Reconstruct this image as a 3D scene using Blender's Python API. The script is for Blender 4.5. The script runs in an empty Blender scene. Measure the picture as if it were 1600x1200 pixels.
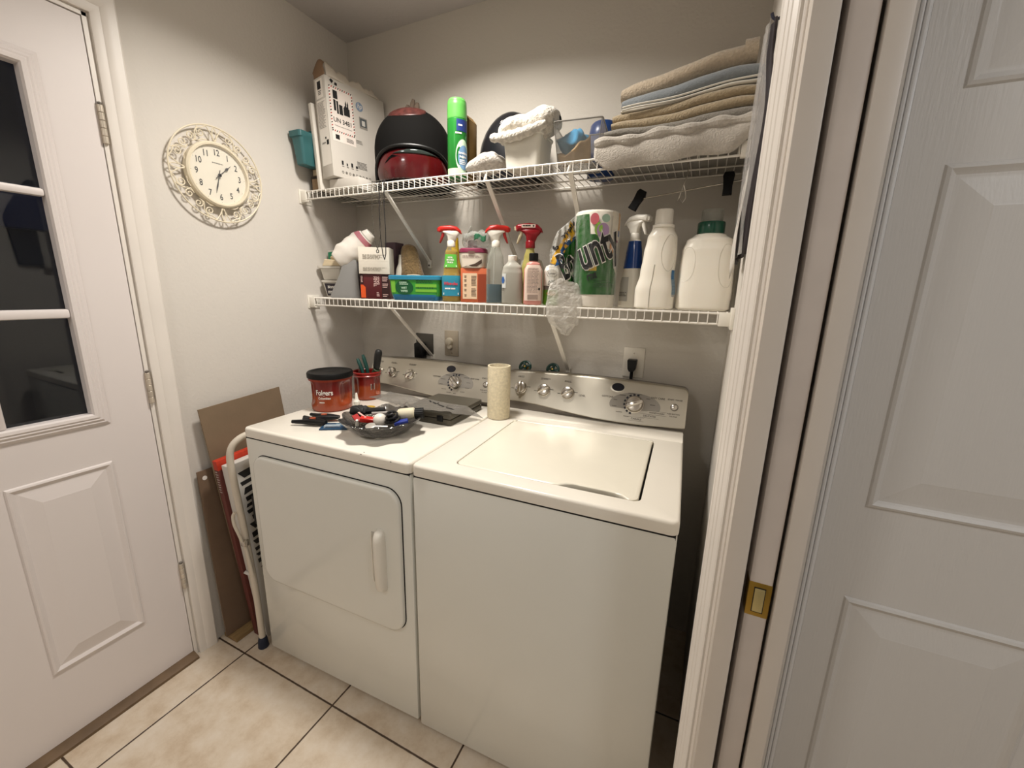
import bpy, bmesh, math, random
from mathutils import Vector, Matrix, Euler
random.seed(7)
PI = math.pi
S = bpy.context.scene
C = S.collection

# ------------------------------------------------------------------ camera
cam_d = bpy.data.cameras.new('camera')
cam = bpy.data.objects.new('camera', cam_d)
C.objects.link(cam)
cam_d.sensor_width = 36.0
cam_d.lens = 638.25 / 1600 * 36.0
cam_d.shift_x = 0.00313
cam_d.shift_y = -0.00161
cam_d.clip_start = 0.01
_r = Vector((0.90544225, 0.42393734, 0.02124775))
_u = Vector((-0.11189281, 0.19009433, 0.97536872))
_w = Vector((-0.40945615, 0.88551752, -0.21955498))
_m = Matrix((_r, _u, -_w)).transposed().to_4x4()
_m.translation = Vector((1.60575, -1.62923, 1.38106))
cam.matrix_world = _m
S.camera = cam

# ------------------------------------------------------------------ world, lights, exposure
W = bpy.data.worlds.new('night')
S.world = W
W.use_nodes = True
W.node_tree.nodes['Background'].inputs[0].default_value = (0.05, 0.07, 0.12, 1)
W.node_tree.nodes['Background'].inputs[1].default_value = 1.0

def area(name, loc, size, power, col, rot=(0, 0, 0), shape='DISK', spread=180):
    d = bpy.data.lights.new(name, 'AREA')
    d.shape = shape
    d.size = size
    d.energy = power
    d.spread = math.radians(spread)
    d.color = col
    o = bpy.data.objects.new(name, d)
    o.location = loc
    o.rotation_euler = rot
    C.objects.link(o)
    return o
area('laundry_ceiling_lamp', (0.78, -0.60, 2.385), 0.22, 14.5, (1.0, 0.945, 0.87), spread=150)
area('room_fill_light', (0.75, -2.35, 2.385), 0.30, 7.0, (0.98, 0.96, 0.92))  # added fill, stands in for soft bounce from behind the camera
area('hall_fill_light', (2.75, -1.75, 2.385), 0.30, 7.5, (0.94, 0.97, 1.0))  # added fill that brightens the panel door beyond the opening

S.view_settings.view_transform = 'Standard'
S.view_settings.look = 'None'
S.view_settings.exposure = 0.22
S.view_settings.gamma = 1.0
S.view_settings.use_curve_mapping = False

# ------------------------------------------------------------------ materials
def lin(h):
    h = h.lstrip('#')
    o = []
    for i in (0, 2, 4):
        c = int(h[i:i + 2], 16) / 255
        o.append(c / 12.92 if c <= 0.04045 else ((c + 0.055) / 1.055) ** 2.4)
    return (*o, 1.0)

MATS = {}
def mat(name, col, rough=0.5, metal=0.0, bump=0.0, bscale=60.0, var=0.0, vscale=8.0, spec=0.5, trans=0.0, ior=1.45, alpha=1.0, coat=0.0, sheen=0.0, bdist=0.002, stretch=None, sss=0.0):
    if name in MATS:
        return MATS[name]
    m = bpy.data.materials.new(name)
    m.use_nodes = True
    nt = m.node_tree
    b = nt.nodes['Principled BSDF']
    c = lin(col)
    b.inputs['Base Color'].default_value = c
    b.inputs['Roughness'].default_value = rough
    b.inputs['Metallic'].default_value = metal
    b.inputs['Specular IOR Level'].default_value = spec
    b.inputs['Transmission Weight'].default_value = trans
    b.inputs['IOR'].default_value = ior
    b.inputs['Alpha'].default_value = alpha
    b.inputs['Coat Weight'].default_value = coat
    b.inputs['Coat Roughness'].default_value = 0.08
    b.inputs['Sheen Weight'].default_value = sheen
    b.inputs['Subsurface Weight'].default_value = sss
    b.inputs['Subsurface Radius'].default_value = (0.01, 0.008, 0.006)
    tc = nt.nodes.new('ShaderNodeTexCoord')
    src = tc.outputs['Object']
    if stretch:
        mp = nt.nodes.new('ShaderNodeMapping')
        mp.inputs['Scale'].default_value = stretch
        nt.links.new(src, mp.inputs[0])
        src = mp.outputs[0]
    if var > 0:
        n = nt.nodes.new('ShaderNodeTexNoise')
        n.inputs['Scale'].default_value = vscale
        n.inputs['Detail'].default_value = 5
        nt.links.new(src, n.inputs['Vector'])
        r = nt.nodes.new('ShaderNodeMapRange')
        r.inputs[1].default_value = 0.3
        r.inputs[2].default_value = 0.7
        r.inputs[3].default_value = 1 - var
        r.inputs[4].default_value = 1 + var * 0.5
        nt.links.new(n.outputs[0], r.inputs[0])
        mx = nt.nodes.new('ShaderNodeVectorMath')
        mx.operation = 'SCALE'
        mx.inputs[0].default_value = c[:3]
        nt.links.new(r.outputs[0], mx.inputs['Scale'])
        nt.links.new(mx.outputs[0], b.inputs['Base Color'])
    if bump > 0:
        n = nt.nodes.new('ShaderNodeTexNoise')
        n.inputs['Scale'].default_value = bscale
        n.inputs['Detail'].default_value = 4
        nt.links.new(src, n.inputs['Vector'])
        bp = nt.nodes.new('ShaderNodeBump')
        bp.inputs['Strength'].default_value = bump
        bp.inputs['Distance'].default_value = bdist
        nt.links.new(n.outputs[0], bp.inputs['Height'])
        nt.links.new(bp.outputs[0], b.inputs['Normal'])
    MATS[name] = m
    return m

def film(name, col, dens=0.25, rough=0.12, bump=0.0, bscale=40):
    """thin clear plastic film: see-through, with a milky scatter and gloss"""
    if name in MATS:
        return MATS[name]
    m = bpy.data.materials.new(name)
    m.use_nodes = True
    nt = m.node_tree
    nt.nodes.remove(nt.nodes['Principled BSDF'])
    out = nt.nodes['Material Output']
    t = nt.nodes.new('ShaderNodeBsdfTransparent')
    p = nt.nodes.new('ShaderNodeBsdfPrincipled')
    p.inputs['Base Color'].default_value = lin(col)
    p.inputs['Roughness'].default_value = rough
    lw = nt.nodes.new('ShaderNodeLayerWeight')
    lw.inputs[0].default_value = 0.35
    r = nt.nodes.new('ShaderNodeMapRange')
    r.inputs[3].default_value = dens
    r.inputs[4].default_value = min(1.0, dens + 0.45)
    nt.links.new(lw.outputs['Facing'], r.inputs[0])
    mx = nt.nodes.new('ShaderNodeMixShader')
    nt.links.new(r.outputs[0], mx.inputs[0])
    nt.links.new(t.outputs[0], mx.inputs[1])
    nt.links.new(p.outputs[0], mx.inputs[2])
    nt.links.new(mx.outputs[0], out.inputs[0])
    if bump:
        tc = nt.nodes.new('ShaderNodeTexCoord')
        n = nt.nodes.new('ShaderNodeTexNoise')
        n.inputs['Scale'].default_value = bscale
        n.inputs['Detail'].default_value = 3
        nt.links.new(tc.outputs['Object'], n.inputs['Vector'])
        bp = nt.nodes.new('ShaderNodeBump')
        bp.inputs['Strength'].default_value = bump
        bp.inputs['Distance'].default_value = 0.01
        nt.links.new(n.outputs[0], bp.inputs['Height'])
        nt.links.new(bp.outputs[0], p.inputs['Normal'])
        nt.links.new(bp.outputs[0], lw.inputs['Normal'])
    MATS[name] = m
    return m

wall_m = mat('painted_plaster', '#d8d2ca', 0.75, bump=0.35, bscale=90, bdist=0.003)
back_m = mat('shaded_back_wall', '#c6c0b6', 0.75, bump=0.35, bscale=90, bdist=0.003)  # wall plaster darkened: the dimness of the back wall is put into its colour
ceil_m = mat('ceiling_paint', '#c6c1be', 0.85, bump=0.3, bscale=70, bdist=0.003)
trim_m = mat('trim_paint', '#e9e2da', 0.38, var=0.04, vscale=6)
door_m = mat('door_paint', '#e4dcd9', 0.42, bump=0.06, bscale=220, bdist=0.001)
hdoor_m = mat('grained_door_paint', '#dcd8d3', 0.42, bump=0.5, bscale=26, bdist=0.0012, stretch=(9, 9, 0.8))
jamb_m = mat('jamb_paint', '#d5ccc2', 0.4, var=0.05, vscale=4)
enamel = mat('white_enamel', '#e3e2da', 0.16, var=0.015, vscale=3, coat=0.2)
enamel_top = mat('worktop_enamel', '#ece6da', 0.22, var=0.03, vscale=5, coat=0.2)
cream_lid = mat('lid_enamel', '#e9e3d3', 0.24, var=0.03, vscale=7)
dark_gap = mat('dark_gap', '#141414', 0.8)
steel = mat('brushed_panel', '#b9b3a6', 0.34, metal=0.75, bump=0.12, bscale=60, bdist=0.0005, stretch=(1, 30, 30))
band_m = mat('console_band', '#77716a', 0.4, metal=0.4)
chrome = mat('satin_chrome', '#cfcac2', 0.22, metal=1.0)
wire_m = mat('vinyl_wire', '#e6e1d8', 0.35)
white_pl = mat('white_plastic', '#eae5da', 0.3)
black_pl = mat('black_plastic', '#111112', 0.42, spec=0.3)
black_soft = mat('black_rubber', '#0f0f0f', 0.75, spec=0.3)
ink = mat('black_ink', '#1c1b1c', 0.6)
grey_ink = mat('grey_ink', '#6b6760', 0.6)
white_ink = mat('white_ink', '#efeae2', 0.55)
brass = mat('aged_brass', '#a8893f', 0.3, metal=0.9)
green_pl = mat('dark_green_plastic', '#0f3a33', 0.35)
clear_glass = mat('clear_plastic_shell', '#f2f4f2', 0.06, trans=1.0, ior=1.25)
white_hd = mat('hdpe_white', '#efe9dc', 0.32, sss=0.15)

# ------------------------------------------------------------------ mesh helpers
class MB:
    def __init__(s):
        s.v = []
        s.f = []
        s.mi = []
    def add(s, v, f, mi=0, M=None):
        o = len(s.v)
        s.v += [tuple(M @ Vector(p)) if M is not None else tuple(p) for p in v]
        s.f += [tuple(i + o for i in q) for q in f]
        s.mi += [mi] * len(f)
        return s
    def box(s, x0, x1, y0, y1, z0, z1, b=0.0, mi=0, M=None, seg=2):
        if b <= 0:
            v = [(x, y, z) for z in (z0, z1) for y in (y0, y1) for x in (x0, x1)]
            f = [(0, 2, 3, 1), (4, 5, 7, 6), (0, 1, 5, 4), (2, 6, 7, 3), (0, 4, 6, 2), (1, 3, 7, 5)]
            return s.add(v, f, mi, M)
        bm = bmesh.new()
        bmesh.ops.create_cube(bm, size=1.0)
        for q in bm.verts:
            q.co = Vector(((x0 + x1) / 2 + q.co.x * (x1 - x0), (y0 + y1) / 2 + q.co.y * (y1 - y0), (z0 + z1) / 2 + q.co.z * (z1 - z0)))
        bmesh.ops.bevel(bm, geom=list(bm.edges), offset=b, segments=seg, profile=0.5, affect='EDGES')
        bm.verts.index_update()
        v = [q.co.copy() for q in bm.verts]
        f = [[q.index for q in g.verts] for g in bm.faces]
        bm.free()
        return s.add(v, f, mi, M)
    def loft(s, rings, mi=0, M=None, caps=True, closed=True):
        n = len(rings[0])
        v = [p for r in rings for p in r]
        f = []
        for i in range(len(rings) - 1):
            for j in range(n if closed else n - 1):
                k = (j + 1) % n
                f.append((i * n + j, i * n + k, (i + 1) * n + k, (i + 1) * n + j))
        if caps and closed:
            f.append(tuple(range(n - 1, -1, -1)))
            f.append(tuple((len(rings) - 1) * n + j for j in range(n)))
        return s.add(v, f, mi, M)
    def lathe(s, prof, N=32, mi=0, M=None, caps=True):
        return s.loft([[(r * math.cos(2 * PI * j / N), r * math.sin(2 * PI * j / N), z) for j in range(N)] for r, z in prof], mi, M, caps)
    def tube(s, pts, r, N=8, mi=0, M=None, cyc=False):
        pts = [Vector(p) for p in pts]
        n = len(pts)
        rings = []
        prev = None
        for i, p in enumerate(pts):
            if cyc:
                t = (pts[(i + 1) % n] - pts[i - 1]).normalized()
            else:
                t = (pts[min(i + 1, n - 1)] - pts[max(i - 1, 0)]).normalized()
            if prev is None:
                a = Vector((0, 0, 1)) if abs(t.z) < 0.9 else Vector((1, 0, 0))
                u = t.cross(a).normalized()
            else:
                u = (prev - t * prev.dot(t)).normalized()
            prev = u
            w = t.cross(u)
            rr = r[i] if isinstance(r, (list, tuple)) else r
            rings.append([p + (u * math.cos(2 * PI * j / N) + w * math.sin(2 * PI * j / N)) * rr for j in range(N)])
        if cyc:
            rings.append(rings[0])
        return s.loft(rings, mi, M, caps=not cyc)
    def prism(s, out, d0, d1, axis='y', b=0.0, mi=0, M=None):
        """outline of (a, b) pairs extruded along an axis; b = chamfer inset at both ends"""
        def P(a, c, d):
            return (a, d, c) if axis == 'y' else ((d, a, c) if axis == 'x' else (a, c, d))
        if b > 0:
            n = len(out)
            ins = []
            area2 = sum(out[i][0] * out[(i + 1) % n][1] - out[(i + 1) % n][0] * out[i][1] for i in range(n))
            sg = 1 if area2 > 0 else -1
            for i in range(n):
                p0, p1, p2 = Vector(out[i - 1]), Vector(out[i]), Vector(out[(i + 1) % n])
                e1 = (p1 - p0)
                e2 = (p2 - p1)
                n1 = Vector((-e1.y, e1.x)).normalized() * sg
                n2 = Vector((-e2.y, e2.x)).normalized() * sg
                k = (n1 + n2)
                k = k.normalized() if k.length > 1e-6 else n1
                ins.append(p1 + k * b)
            sgn = 1 if d1 > d0 else -1
            rings = [[P(*q, d0) for q in ins], [P(*q, d0 + sgn * b) for q in out], [P(*q, d1 - sgn * b) for q in out], [P(*q, d1) for q in ins]]
        else:
            rings = [[P(*q, d0) for q in out], [P(*q, d1) for q in out]]
        return s.loft(rings, mi, M)
    def grid(s, fn, nu, nv, mi=0, M=None):
        v = [fn(i / nu, j / nv) for i in range(nu + 1) for j in range(nv + 1)]
        f = [(i * (nv + 1) + j, (i + 1) * (nv + 1) + j, (i + 1) * (nv + 1) + j + 1, i * (nv + 1) + j + 1) for i in range(nu) for j in range(nv)]
        return s.add(v, f, mi, M)
    def sphere(s, c, r, mi=0, M=None, N=20, K=12, fn=None):
        r = r if isinstance(r, (tuple, list)) else (r, r, r)
        rings = []
        for i in range(1, K):
            a = -PI / 2 + PI * i / K
            rings.append([(c[0] + r[0] * math.cos(a) * math.cos(2 * PI * j / N), c[1] + r[1] * math.cos(a) * math.sin(2 * PI * j / N), c[2] + r[2] * math.sin(a)) for j in range(N)])
        if fn:
            rings = [[fn(Vector(p)) for p in q] for q in rings]
        return s.loft(rings, mi, M)
    def build(s, name, ms, parent=None, smooth=35, solid=0.0, sub=0, soff=0.0):
        me = bpy.data.meshes.new(name)
        me.from_pydata(s.v, [], s.f)
        bm = bmesh.new()
        bm.from_mesh(me)
        bmesh.ops.recalc_face_normals(bm, faces=bm.faces)
        bm.to_mesh(me)
        bm.free()
        for m in (ms if isinstance(ms, (list, tuple)) else [ms]):
            me.materials.append(m)
        for p, i in zip(me.polygons, s.mi):
            p.material_index = i
        if smooth:
            me.shade_smooth()
            me.set_sharp_from_angle(angle=math.radians(smooth))
        o = bpy.data.objects.new(name, me)
        C.objects.link(o)
        if parent is not None:
            o.parent = parent
        if sub:
            k = o.modifiers.new('sub', 'SUBSURF')
            k.levels = sub
            k.render_levels = sub
        if solid:
            k = o.modifiers.new('solid', 'SOLIDIFY')
            k.thickness = solid
            k.offset = soff
        return o

def tag(o, label, cat, group=None):
    o['label'] = label
    o['category'] = cat
    if group:
        o['group'] = group
    return o
def thing(name, label, cat, loc=(0, 0, 0), rz=0.0, group=None, rot=None):
    o = bpy.data.objects.new(name, None)
    o.empty_display_size = 0.02
    C.objects.link(o)
    o.location = loc
    o.rotation_euler = rot if rot else (0, 0, rz)
    return tag(o, label, cat, group)
def struct(o):
    o['kind'] = 'structure'
    return o

def rrect(x0, x1, y0, y1, r, n=6):
    o = []
    for cx, cy, a in ((x1 - r, y1 - r, 0), (x0 + r, y1 - r, 90), (x0 + r, y0 + r, 180), (x1 - r, y0 + r, 270)):
        for i in range(n + 1):
            t = math.radians(a + 90 * i / n)
            o.append((cx + r * math.cos(t), cy + r * math.sin(t)))
    return o

class Body:
    """a bottle or tub: sections (z, rx, ry, n, cx, cy) joined by smooth interpolation"""
    def __init__(s, secs, smooth=True):
        s.q = [tuple(k) + (2.0, 0.0, 0.0)[len(k) - 3:] if len(k) < 6 else tuple(k) for k in secs]
        s.smooth = smooth
    def at(s, z):
        q = s.q
        if z <= q[0][0]:
            return q[0][1:]
        if z >= q[-1][0]:
            return q[-1][1:]
        for a, b in zip(q, q[1:]):
            if a[0] <= z <= b[0]:
                t = (z - a[0]) / max(1e-9, b[0] - a[0])
                if s.smooth:
                    t = t * t * (3 - 2 * t)
                return tuple(x + (y - x) * t for x, y in zip(a[1:], b[1:]))
    def pt(s, th, z, off=0.0):
        rx, ry, n, cx, cy = s.at(z)
        c, k = math.cos(th), math.sin(th)
        return Vector((cx + (rx + off) * math.copysign(abs(c) ** (2 / n), c), cy + (ry + off) * math.copysign(abs(k) ** (2 / n), k), z))
    def mesh(s, N=40, per=7, mi=0, caps=True, mb=None, inset=0.0):
        zs = []
        for a, b in zip(s.q, s.q[1:]):
            m = per if abs(a[1] - b[1]) + abs(a[2] - b[2]) + abs(a[4] - b[4]) > 1e-4 else 1
            zs += [a[0] + (b[0] - a[0]) * i / m for i in range(m)]
        zs.append(s.q[-1][0])
        mb = mb or MB()
        return mb.loft([[s.pt(2 * PI * j / N, z, -inset) for j in range(N)] for z in zs], mi, None, caps)
    def patch(s, a0, a1, z0, z1, off=0.0008, nu=16, nv=8, mi=0, mb=None):
        """a thin label lying on the body between angles (degrees, -90 = front)"""
        mb = mb or MB()
        return mb.grid(lambda u, v: s.pt(math.radians(a0 + (a1 - a0) * u), z0 + (z1 - z0) * v, off), nu, nv, mi)
    def wrap(s, flat, a=-90.0, z=0.0, off=0.0016, mi=0, mb=None, arc=None):
        """text faces (u, v) laid on the body around angle a, height z"""
        mb = mb or MB()
        v, f = flat
        R = arc or max(s.at(z)[0], 0.01)
        return mb.add([s.pt(math.radians(a) + p[0] / R, z + p[1], off) for p in v], f, mi)

_txt = {}
def text(t, size, bold=0.0, sx=1.0, shear=0.0, align='CENTER'):
    k = (t, size, bold, sx, shear, align)
    if k in _txt:
        return _txt[k]
    cu = bpy.data.curves.new('txt', 'FONT')
    cu.body = t
    cu.size = size
    cu.offset = bold
    cu.shear = shear
    cu.align_x = align
    cu.align_y = 'CENTER'
    cu.resolution_u = 3
    o = bpy.data.objects.new('txt', cu)
    C.objects.link(o)
    bpy.context.view_layer.update()
    me = o.evaluated_get(bpy.context.evaluated_depsgraph_get()).to_mesh()
    v = [(p.co.x * sx, p.co.y) for p in me.vertices]
    f = [tuple(p.vertices) for p in me.polygons]
    o.to_mesh_clear()
    bpy.data.objects.remove(o)
    bpy.data.curves.remove(cu)
    _txt[k] = (v, f)
    return _txt[k]
def put(mb, flat, fn, mi=0):
    return mb.add([fn(*p) for p in flat[0]], flat[1], mi)
def quad(u0, u1, v0, v1):
    return ([(u0, v0), (u1, v0), (u1, v1), (u0, v1)], [(0, 1, 2, 3)])
def disc(cu, cv, r, n=24, ry=None):
    ry = ry or r
    return ([(cu + r * math.cos(2 * PI * i / n), cv + ry * math.sin(2 * PI * i / n)) for i in range(n)], [tuple(range(n))])
def lines(u0, u1, v0, v1, n, gap=0.45, rag=0.25, rnd=None):
    """small print: n rows of broken dashes"""
    rnd = rnd or random.Random(n * 31 + int(u1 * 9999))
    V, F = [], []
    h = (v1 - v0) / n
    for i in range(n):
        u = u0
        end = u1 - rnd.random() * rag * (u1 - u0)
        while u < end:
            w = min(end - u, (0.06 + 0.12 * rnd.random()) * (u1 - u0))
            k = len(V)
            a, b = v1 - h * i - h * (1 - gap), v1 - h * i
            V += [(u, a), (u + w, a), (u + w, b), (u, b)]
            F.append((k, k + 1, k + 2, k + 3))
            u += w + 0.025 * (u1 - u0)
    return (V, F)
def front(y):
    return lambda u, v: (u, y, v)
def wob(p, amp, f=30.0, s=0.0):
    x, y, z = p
    return amp * (math.sin(f * x + 1.3 * s) * math.sin(f * 0.8 * y + 2.1 + s) + 0.6 * math.sin(f * 1.7 * z + 0.7 * s + f * 0.5 * x) + 0.4 * math.sin(f * 2.6 * y + f * 1.9 * x + s))

# ================================================================== the room
def tile_floor():
    m = bpy.data.materials.new('ceramic_tile')
    m.use_nodes = True
    nt = m.node_tree
    b = nt.nodes['Principled BSDF']
    N = nt.nodes.new
    L = nt.links.new
    tc = N('ShaderNodeTexCoord')
    sep = N('ShaderNodeSeparateXYZ')
    L(tc.outputs['Object'], sep.inputs[0])
    T = 0.4622
    def math_(op, a, bv=None):
        n = N('ShaderNodeMath')
        n.operation = op
        for i, k in enumerate((a, bv)):
            if k is None:
                continue
            if isinstance(k, (int, float)):
                n.inputs[i].default_value = k
            else:
                L(k, n.inputs[i])
        return n.outputs[0]
    ds = []
    ids = []
    for ax, o in (('X', 0.1603), ('Y', -0.8673)):
        q = math_('DIVIDE', math_('SUBTRACT', sep.outputs[ax], o), T)
        fr = math_('FRACT', q)
        ids.append(math_('FLOOR', q))
        ds.append(math_('MINIMUM', fr, math_('SUBTRACT', 1.0, fr)))
    d = math_('MULTIPLY', math_('MINIMUM', ds[0], ds[1]), T)
    nz = N('ShaderNodeTexNoise')
    nz.inputs['Scale'].default_value = 60
    L(tc.outputs['Object'], nz.inputs[0])
    d2 = math_('ADD', d, math_('MULTIPLY', math_('SUBTRACT', nz.outputs[0], 0.5), 0.002))
    r = N('ShaderNodeMapRange')
    r.inputs[1].default_value = 0.0022
    r.inputs[2].default_value = 0.0036
    L(d2, r.inputs[0])
    n1 = N('ShaderNodeTexNoise')
    n1.inputs['Scale'].default_value = 9
    n1.inputs['Detail'].default_value = 9
    n1.inputs['Roughness'].default_value = 0.68
    vv = N('ShaderNodeVectorMath')
    vv.operation = 'ADD'
    cb = N('ShaderNodeCombineXYZ')
    L(math_('MULTIPLY', ids[0], 3.7), cb.inputs[0])
    L(math_('MULTIPLY', ids[1], 5.1), cb.inputs[1])
    L(tc.outputs['Object'], vv.inputs[0])
    L(cb.outputs[0], vv.inputs[1])
    L(vv.outputs[0], n1.inputs[0])
    cr = N('ShaderNodeValToRGB')
    cr.color_ramp.elements[0].position = 0.30
    cr.color_ramp.elements[0].color = lin('#bfa98f')
    cr.color_ramp.elements[1].position = 0.68
    cr.color_ramp.elements[1].color = lin('#ded2c2')
    e = cr.color_ramp.elements.new(0.5)
    e.color = lin('#d4c4af')
    L(n1.outputs[0], cr.inputs[0])
    mx = N('ShaderNodeMix')
    mx.data_type = 'RGBA'
    L(r.outputs[0], mx.inputs[0])
    mx.inputs[6].default_value = lin('#4a392c')
    L(cr.outputs[0], mx.inputs[7])
    L(mx.outputs[2], b.inputs['Base Color'])
    b.inputs['Roughness'].default_value = 0.42
    bp = N('ShaderNodeBump')
    bp.inputs['Strength'].default_value = 0.5
    bp.inputs['Distance'].default_value = 0.003
    L(math_('ADD', r.outputs[0], math_('MULTIPLY', n1.outputs[0], 0.35)), bp.inputs['Height'])
    L(bp.outputs[0], b.inputs['Normal'])
    return m
H = 2.464
struct(MB().box(-0.12, 3.6, -2.8, 0.12, -0.1, 0.0).build('floor', tile_floor(), smooth=0))
struct(MB().box(-0.12, 3.6, -2.8, 0.12, H, H + 0.1).build('ceiling', ceil_m, smooth=0))
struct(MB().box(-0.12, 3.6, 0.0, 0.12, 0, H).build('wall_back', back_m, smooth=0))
DY0, DY1, DZ = -0.945, -1.782, 2.09
w = MB()
w.box(-0.12, 0, DY0, 0.0, 0, H).box(-0.12, 0, DY1, DY0, DZ, H).box(-0.12, 0, -2.8, DY1, 0, H)
struct(w.build('wall_left', wall_m, smooth=0))
struct(MB().box(-0.12, 3.6, -2.8, -2.7, 0, H).build('wall_near', wall_m, smooth=0))
struct(MB().box(3.5, 3.6, -2.7, -0.67, 0, H).build('wall_hall', wall_m, smooth=0))
# right wall, a hollow wall that houses the sliding door; its room side leans inwards a touch
w = MB()
w.prism([(1.695, 0.0), (1.677, -0.905), (1.716, -0.905), (1.716, 0.0)], 0, H, 'z')
w.box(1.772, 1.80, -0.905, 0, 0, H)
w.box(1.72, 1.80, -1.75, -0.905, 2.08, H)
w.box(1.677, 1.80, -2.7, -1.75, 0, H)
struct(w.build('wall_right', wall_m, smooth=0))
# hall wall that carries the panel door
w = MB()
w.box(1.80, 1.872, -0.66, -0.56, 0, H).box(2.70, 3.5, -0.66, -0.56, 0, H).box(1.872, 2.70, -0.66, -0.56, 2.07, H)
struct(w.build('wall_hall_end', wall_m, smooth=0))

# --- entrance door in the left wall
d = thing('door_1', 'white entrance door with nine-pane window in left wall', 'door', (0, -1.36, 0))
struct(d)
del d['category']
DW = 0.8065 / 2
def dy(y):
    return y + 1.36
slab = MB()
glz0, glz1, gly0, gly1 = 0.998, 1.905, -1.626, -1.10
slab.box(-0.045, -0.001, dy(-1.768), dy(-1.64), 0.02, 2.078).box(-0.045, -0.001, dy(-1.085), dy(-0.957), 0.02, 2.078)
slab.box(-0.045, -0.001, dy(-1.64), dy(-1.085), 0.02, 0.985).box(-0.045, -0.001, dy(-1.64), dy(-1.085), 1.92, 2.078)
slab.build('door_slab', door_m, d, smooth=0)
def raised_panel(name, m, parent, u0, u1, v0, v1, fn, ridge=0.006, bev=0.045):
    """moulded panel: raised outer bead, groove, sloping field; fn(u, v, h) gives the point h above the door face"""
    prof = [(0.0, 0.0), (0.003, 0.0045), (0.008, ridge), (0.013, 0.003), (0.018, -0.0), (0.024, 0.0006), (0.024 + bev, 0.0075), (0.026 + bev, 0.008)]
    rings = []
    for o, h in prof:
        pts = [(u0 + o, v0 + o), (u1 - o, v0 + o), (u1 - o, v1 - o), (u0 + o, v1 - o)]
        rings.append([fn(a, b, h) for a, b in pts])
    return MB().loft(rings).build(name, m, parent, smooth=0)
for y0, y1 in ((-1.298, -1.075), (-1.651, -1.428)):
    raised_panel('door_panel', door_m, d, dy(y0), dy(y1), 0.248, 0.84, lambda a, b, h: (h - 0.0006, a, b), bev=0.035)
# glazing frame: profiled moulding round the opening
fr = MB()
def frame_ring(mb, u0, u1, v0, v1, prof, fn):
    rings = []
    for o, h in prof:
        rings.append([fn(a, b, h) for a, b in ((u0 - o, v0 - o), (u1 + o, v0 - o), (u1 + o, v1 + o), (u0 - o, v1 + o))])
    n = 4
    v = [p for r in rings for p in r]
    f = [(i * n + j, i * n + (j + 1) % n, (i + 1) * n + (j + 1) % n, (i + 1) * n + j) for i in range(len(rings) - 1) for j in range(n)]
    mb.add(v, f)
frame_ring(fr, dy(gly0), dy(gly1), glz0, glz1, [(0, -0.02), (0, 0.006), (0.004, 0.012), (0.012, 0.013), (0.016, 0.010), (0.020, 0.011), (0.026, 0.007), (0.030, 0.0075), (0.036, 0.003), (0.040, -0.0005)], lambda a, b, h: (h, a, b))
fr.build('window_frame', door_m, d, smooth=0)
mu = MB()
for a, b in ((1.279, 1.304), (1.596, 1.616)):
    mu.box(-0.018, 0.006, dy(gly0), dy(gly1), a, b, 0.006)
for k in (1, 2):
    yc = gly1 - 0.526 * k / 3
    mu.box(-0.018, 0.005, dy(yc - 0.011), dy(yc + 0.011), glz0, glz1, 0.006)
mu.build('muntins', door_m, d)
pane_m = mat('window_glass', '#dfe6ea', 0.02, trans=1.0, ior=1.45)
MB().box(-0.026, -0.020, dy(gly0 - 0.01), dy(gly1 + 0.01), glz0 - 0.01, glz1 + 0.01).build('glass', pane_m, d, smooth=0)
hinge_m = mat('painted_hinge', '#cfc4b4', 0.35, metal=0.3, var=0.15, vscale=60)
for zc in (1.816, 1.047, 0.345):
    h = MB()
    for k in range(5):
        z0 = zc - 0.05 + 0.0202 * k
        h.lathe([(0.0058, z0), (0.0066, z0 + 0.001), (0.0066, z0 + 0.0182), (0.0058, z0 + 0.0192)], 12, M=Matrix.Translation((0.006, dy(-0.951), 0)))
    h.lathe([(0.003, zc + 0.051), (0.0055, zc + 0.052), (0.0055, zc + 0.056), (0.002, zc + 0.058)], 12, mi=1, M=Matrix.Translation((0.006, dy(-0.951), 0)))
    h.box(-0.001, 0.0015, dy(-0.957), dy(-0.946), zc - 0.05, zc + 0.05)
    h.build('hinge', [hinge_m, band_m], d)
# frame and casing of the entrance door
c = MB()
for s_, y0, y1 in ((1, -0.955, -0.945), (-1, -1.782, -1.771)):
    c.box(-0.12, 0.002, y0, y1, 0, 2.09)
c.box(-0.12, 0.002, -1.782, -0.945, 2.081, 2.09)
def casing_prof(u):
    return u
prof = [(0.0, 0.0), (0.0, 0.009), (0.004, 0.011), (0.014, 0.012), (0.022, 0.0125), (0.026, 0.015), (0.04, 0.0175), (0.056, 0.018), (0.060, 0.016), (0.062, 0.0)]
def casing_pts(yin, sgn):
    return [(h, yin + sgn * o) for o, h in prof]
for yin, sg in ((-0.940, 1), (-1.787, -1)):
    rings = []
    for z in (0.0, None):
        rings.append([(h, yin + sg * o, 0.0 if z == 0.0 else 2.094 + o) for o, h in prof])
    c.loft(rings)
c.loft([[(h, -0.940 + o, 2.094 + o) for o, h in prof], [(h, -1.787 - o, 2.094 + o) for o, h in prof]])
struct(c.build('trim_1', trim_m, smooth=25))
th = mat('bronze_threshold', '#6f5a44', 0.5, metal=0.2, var=0.25, vscale=20)
struct(MB().prism([(-0.12, 0), (0.032, 0), (0.03, 0.008), (0.004, 0.019), (-0.12, 0.019)], -1.771, -0.955, 'y').build('trim_2', th))
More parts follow.
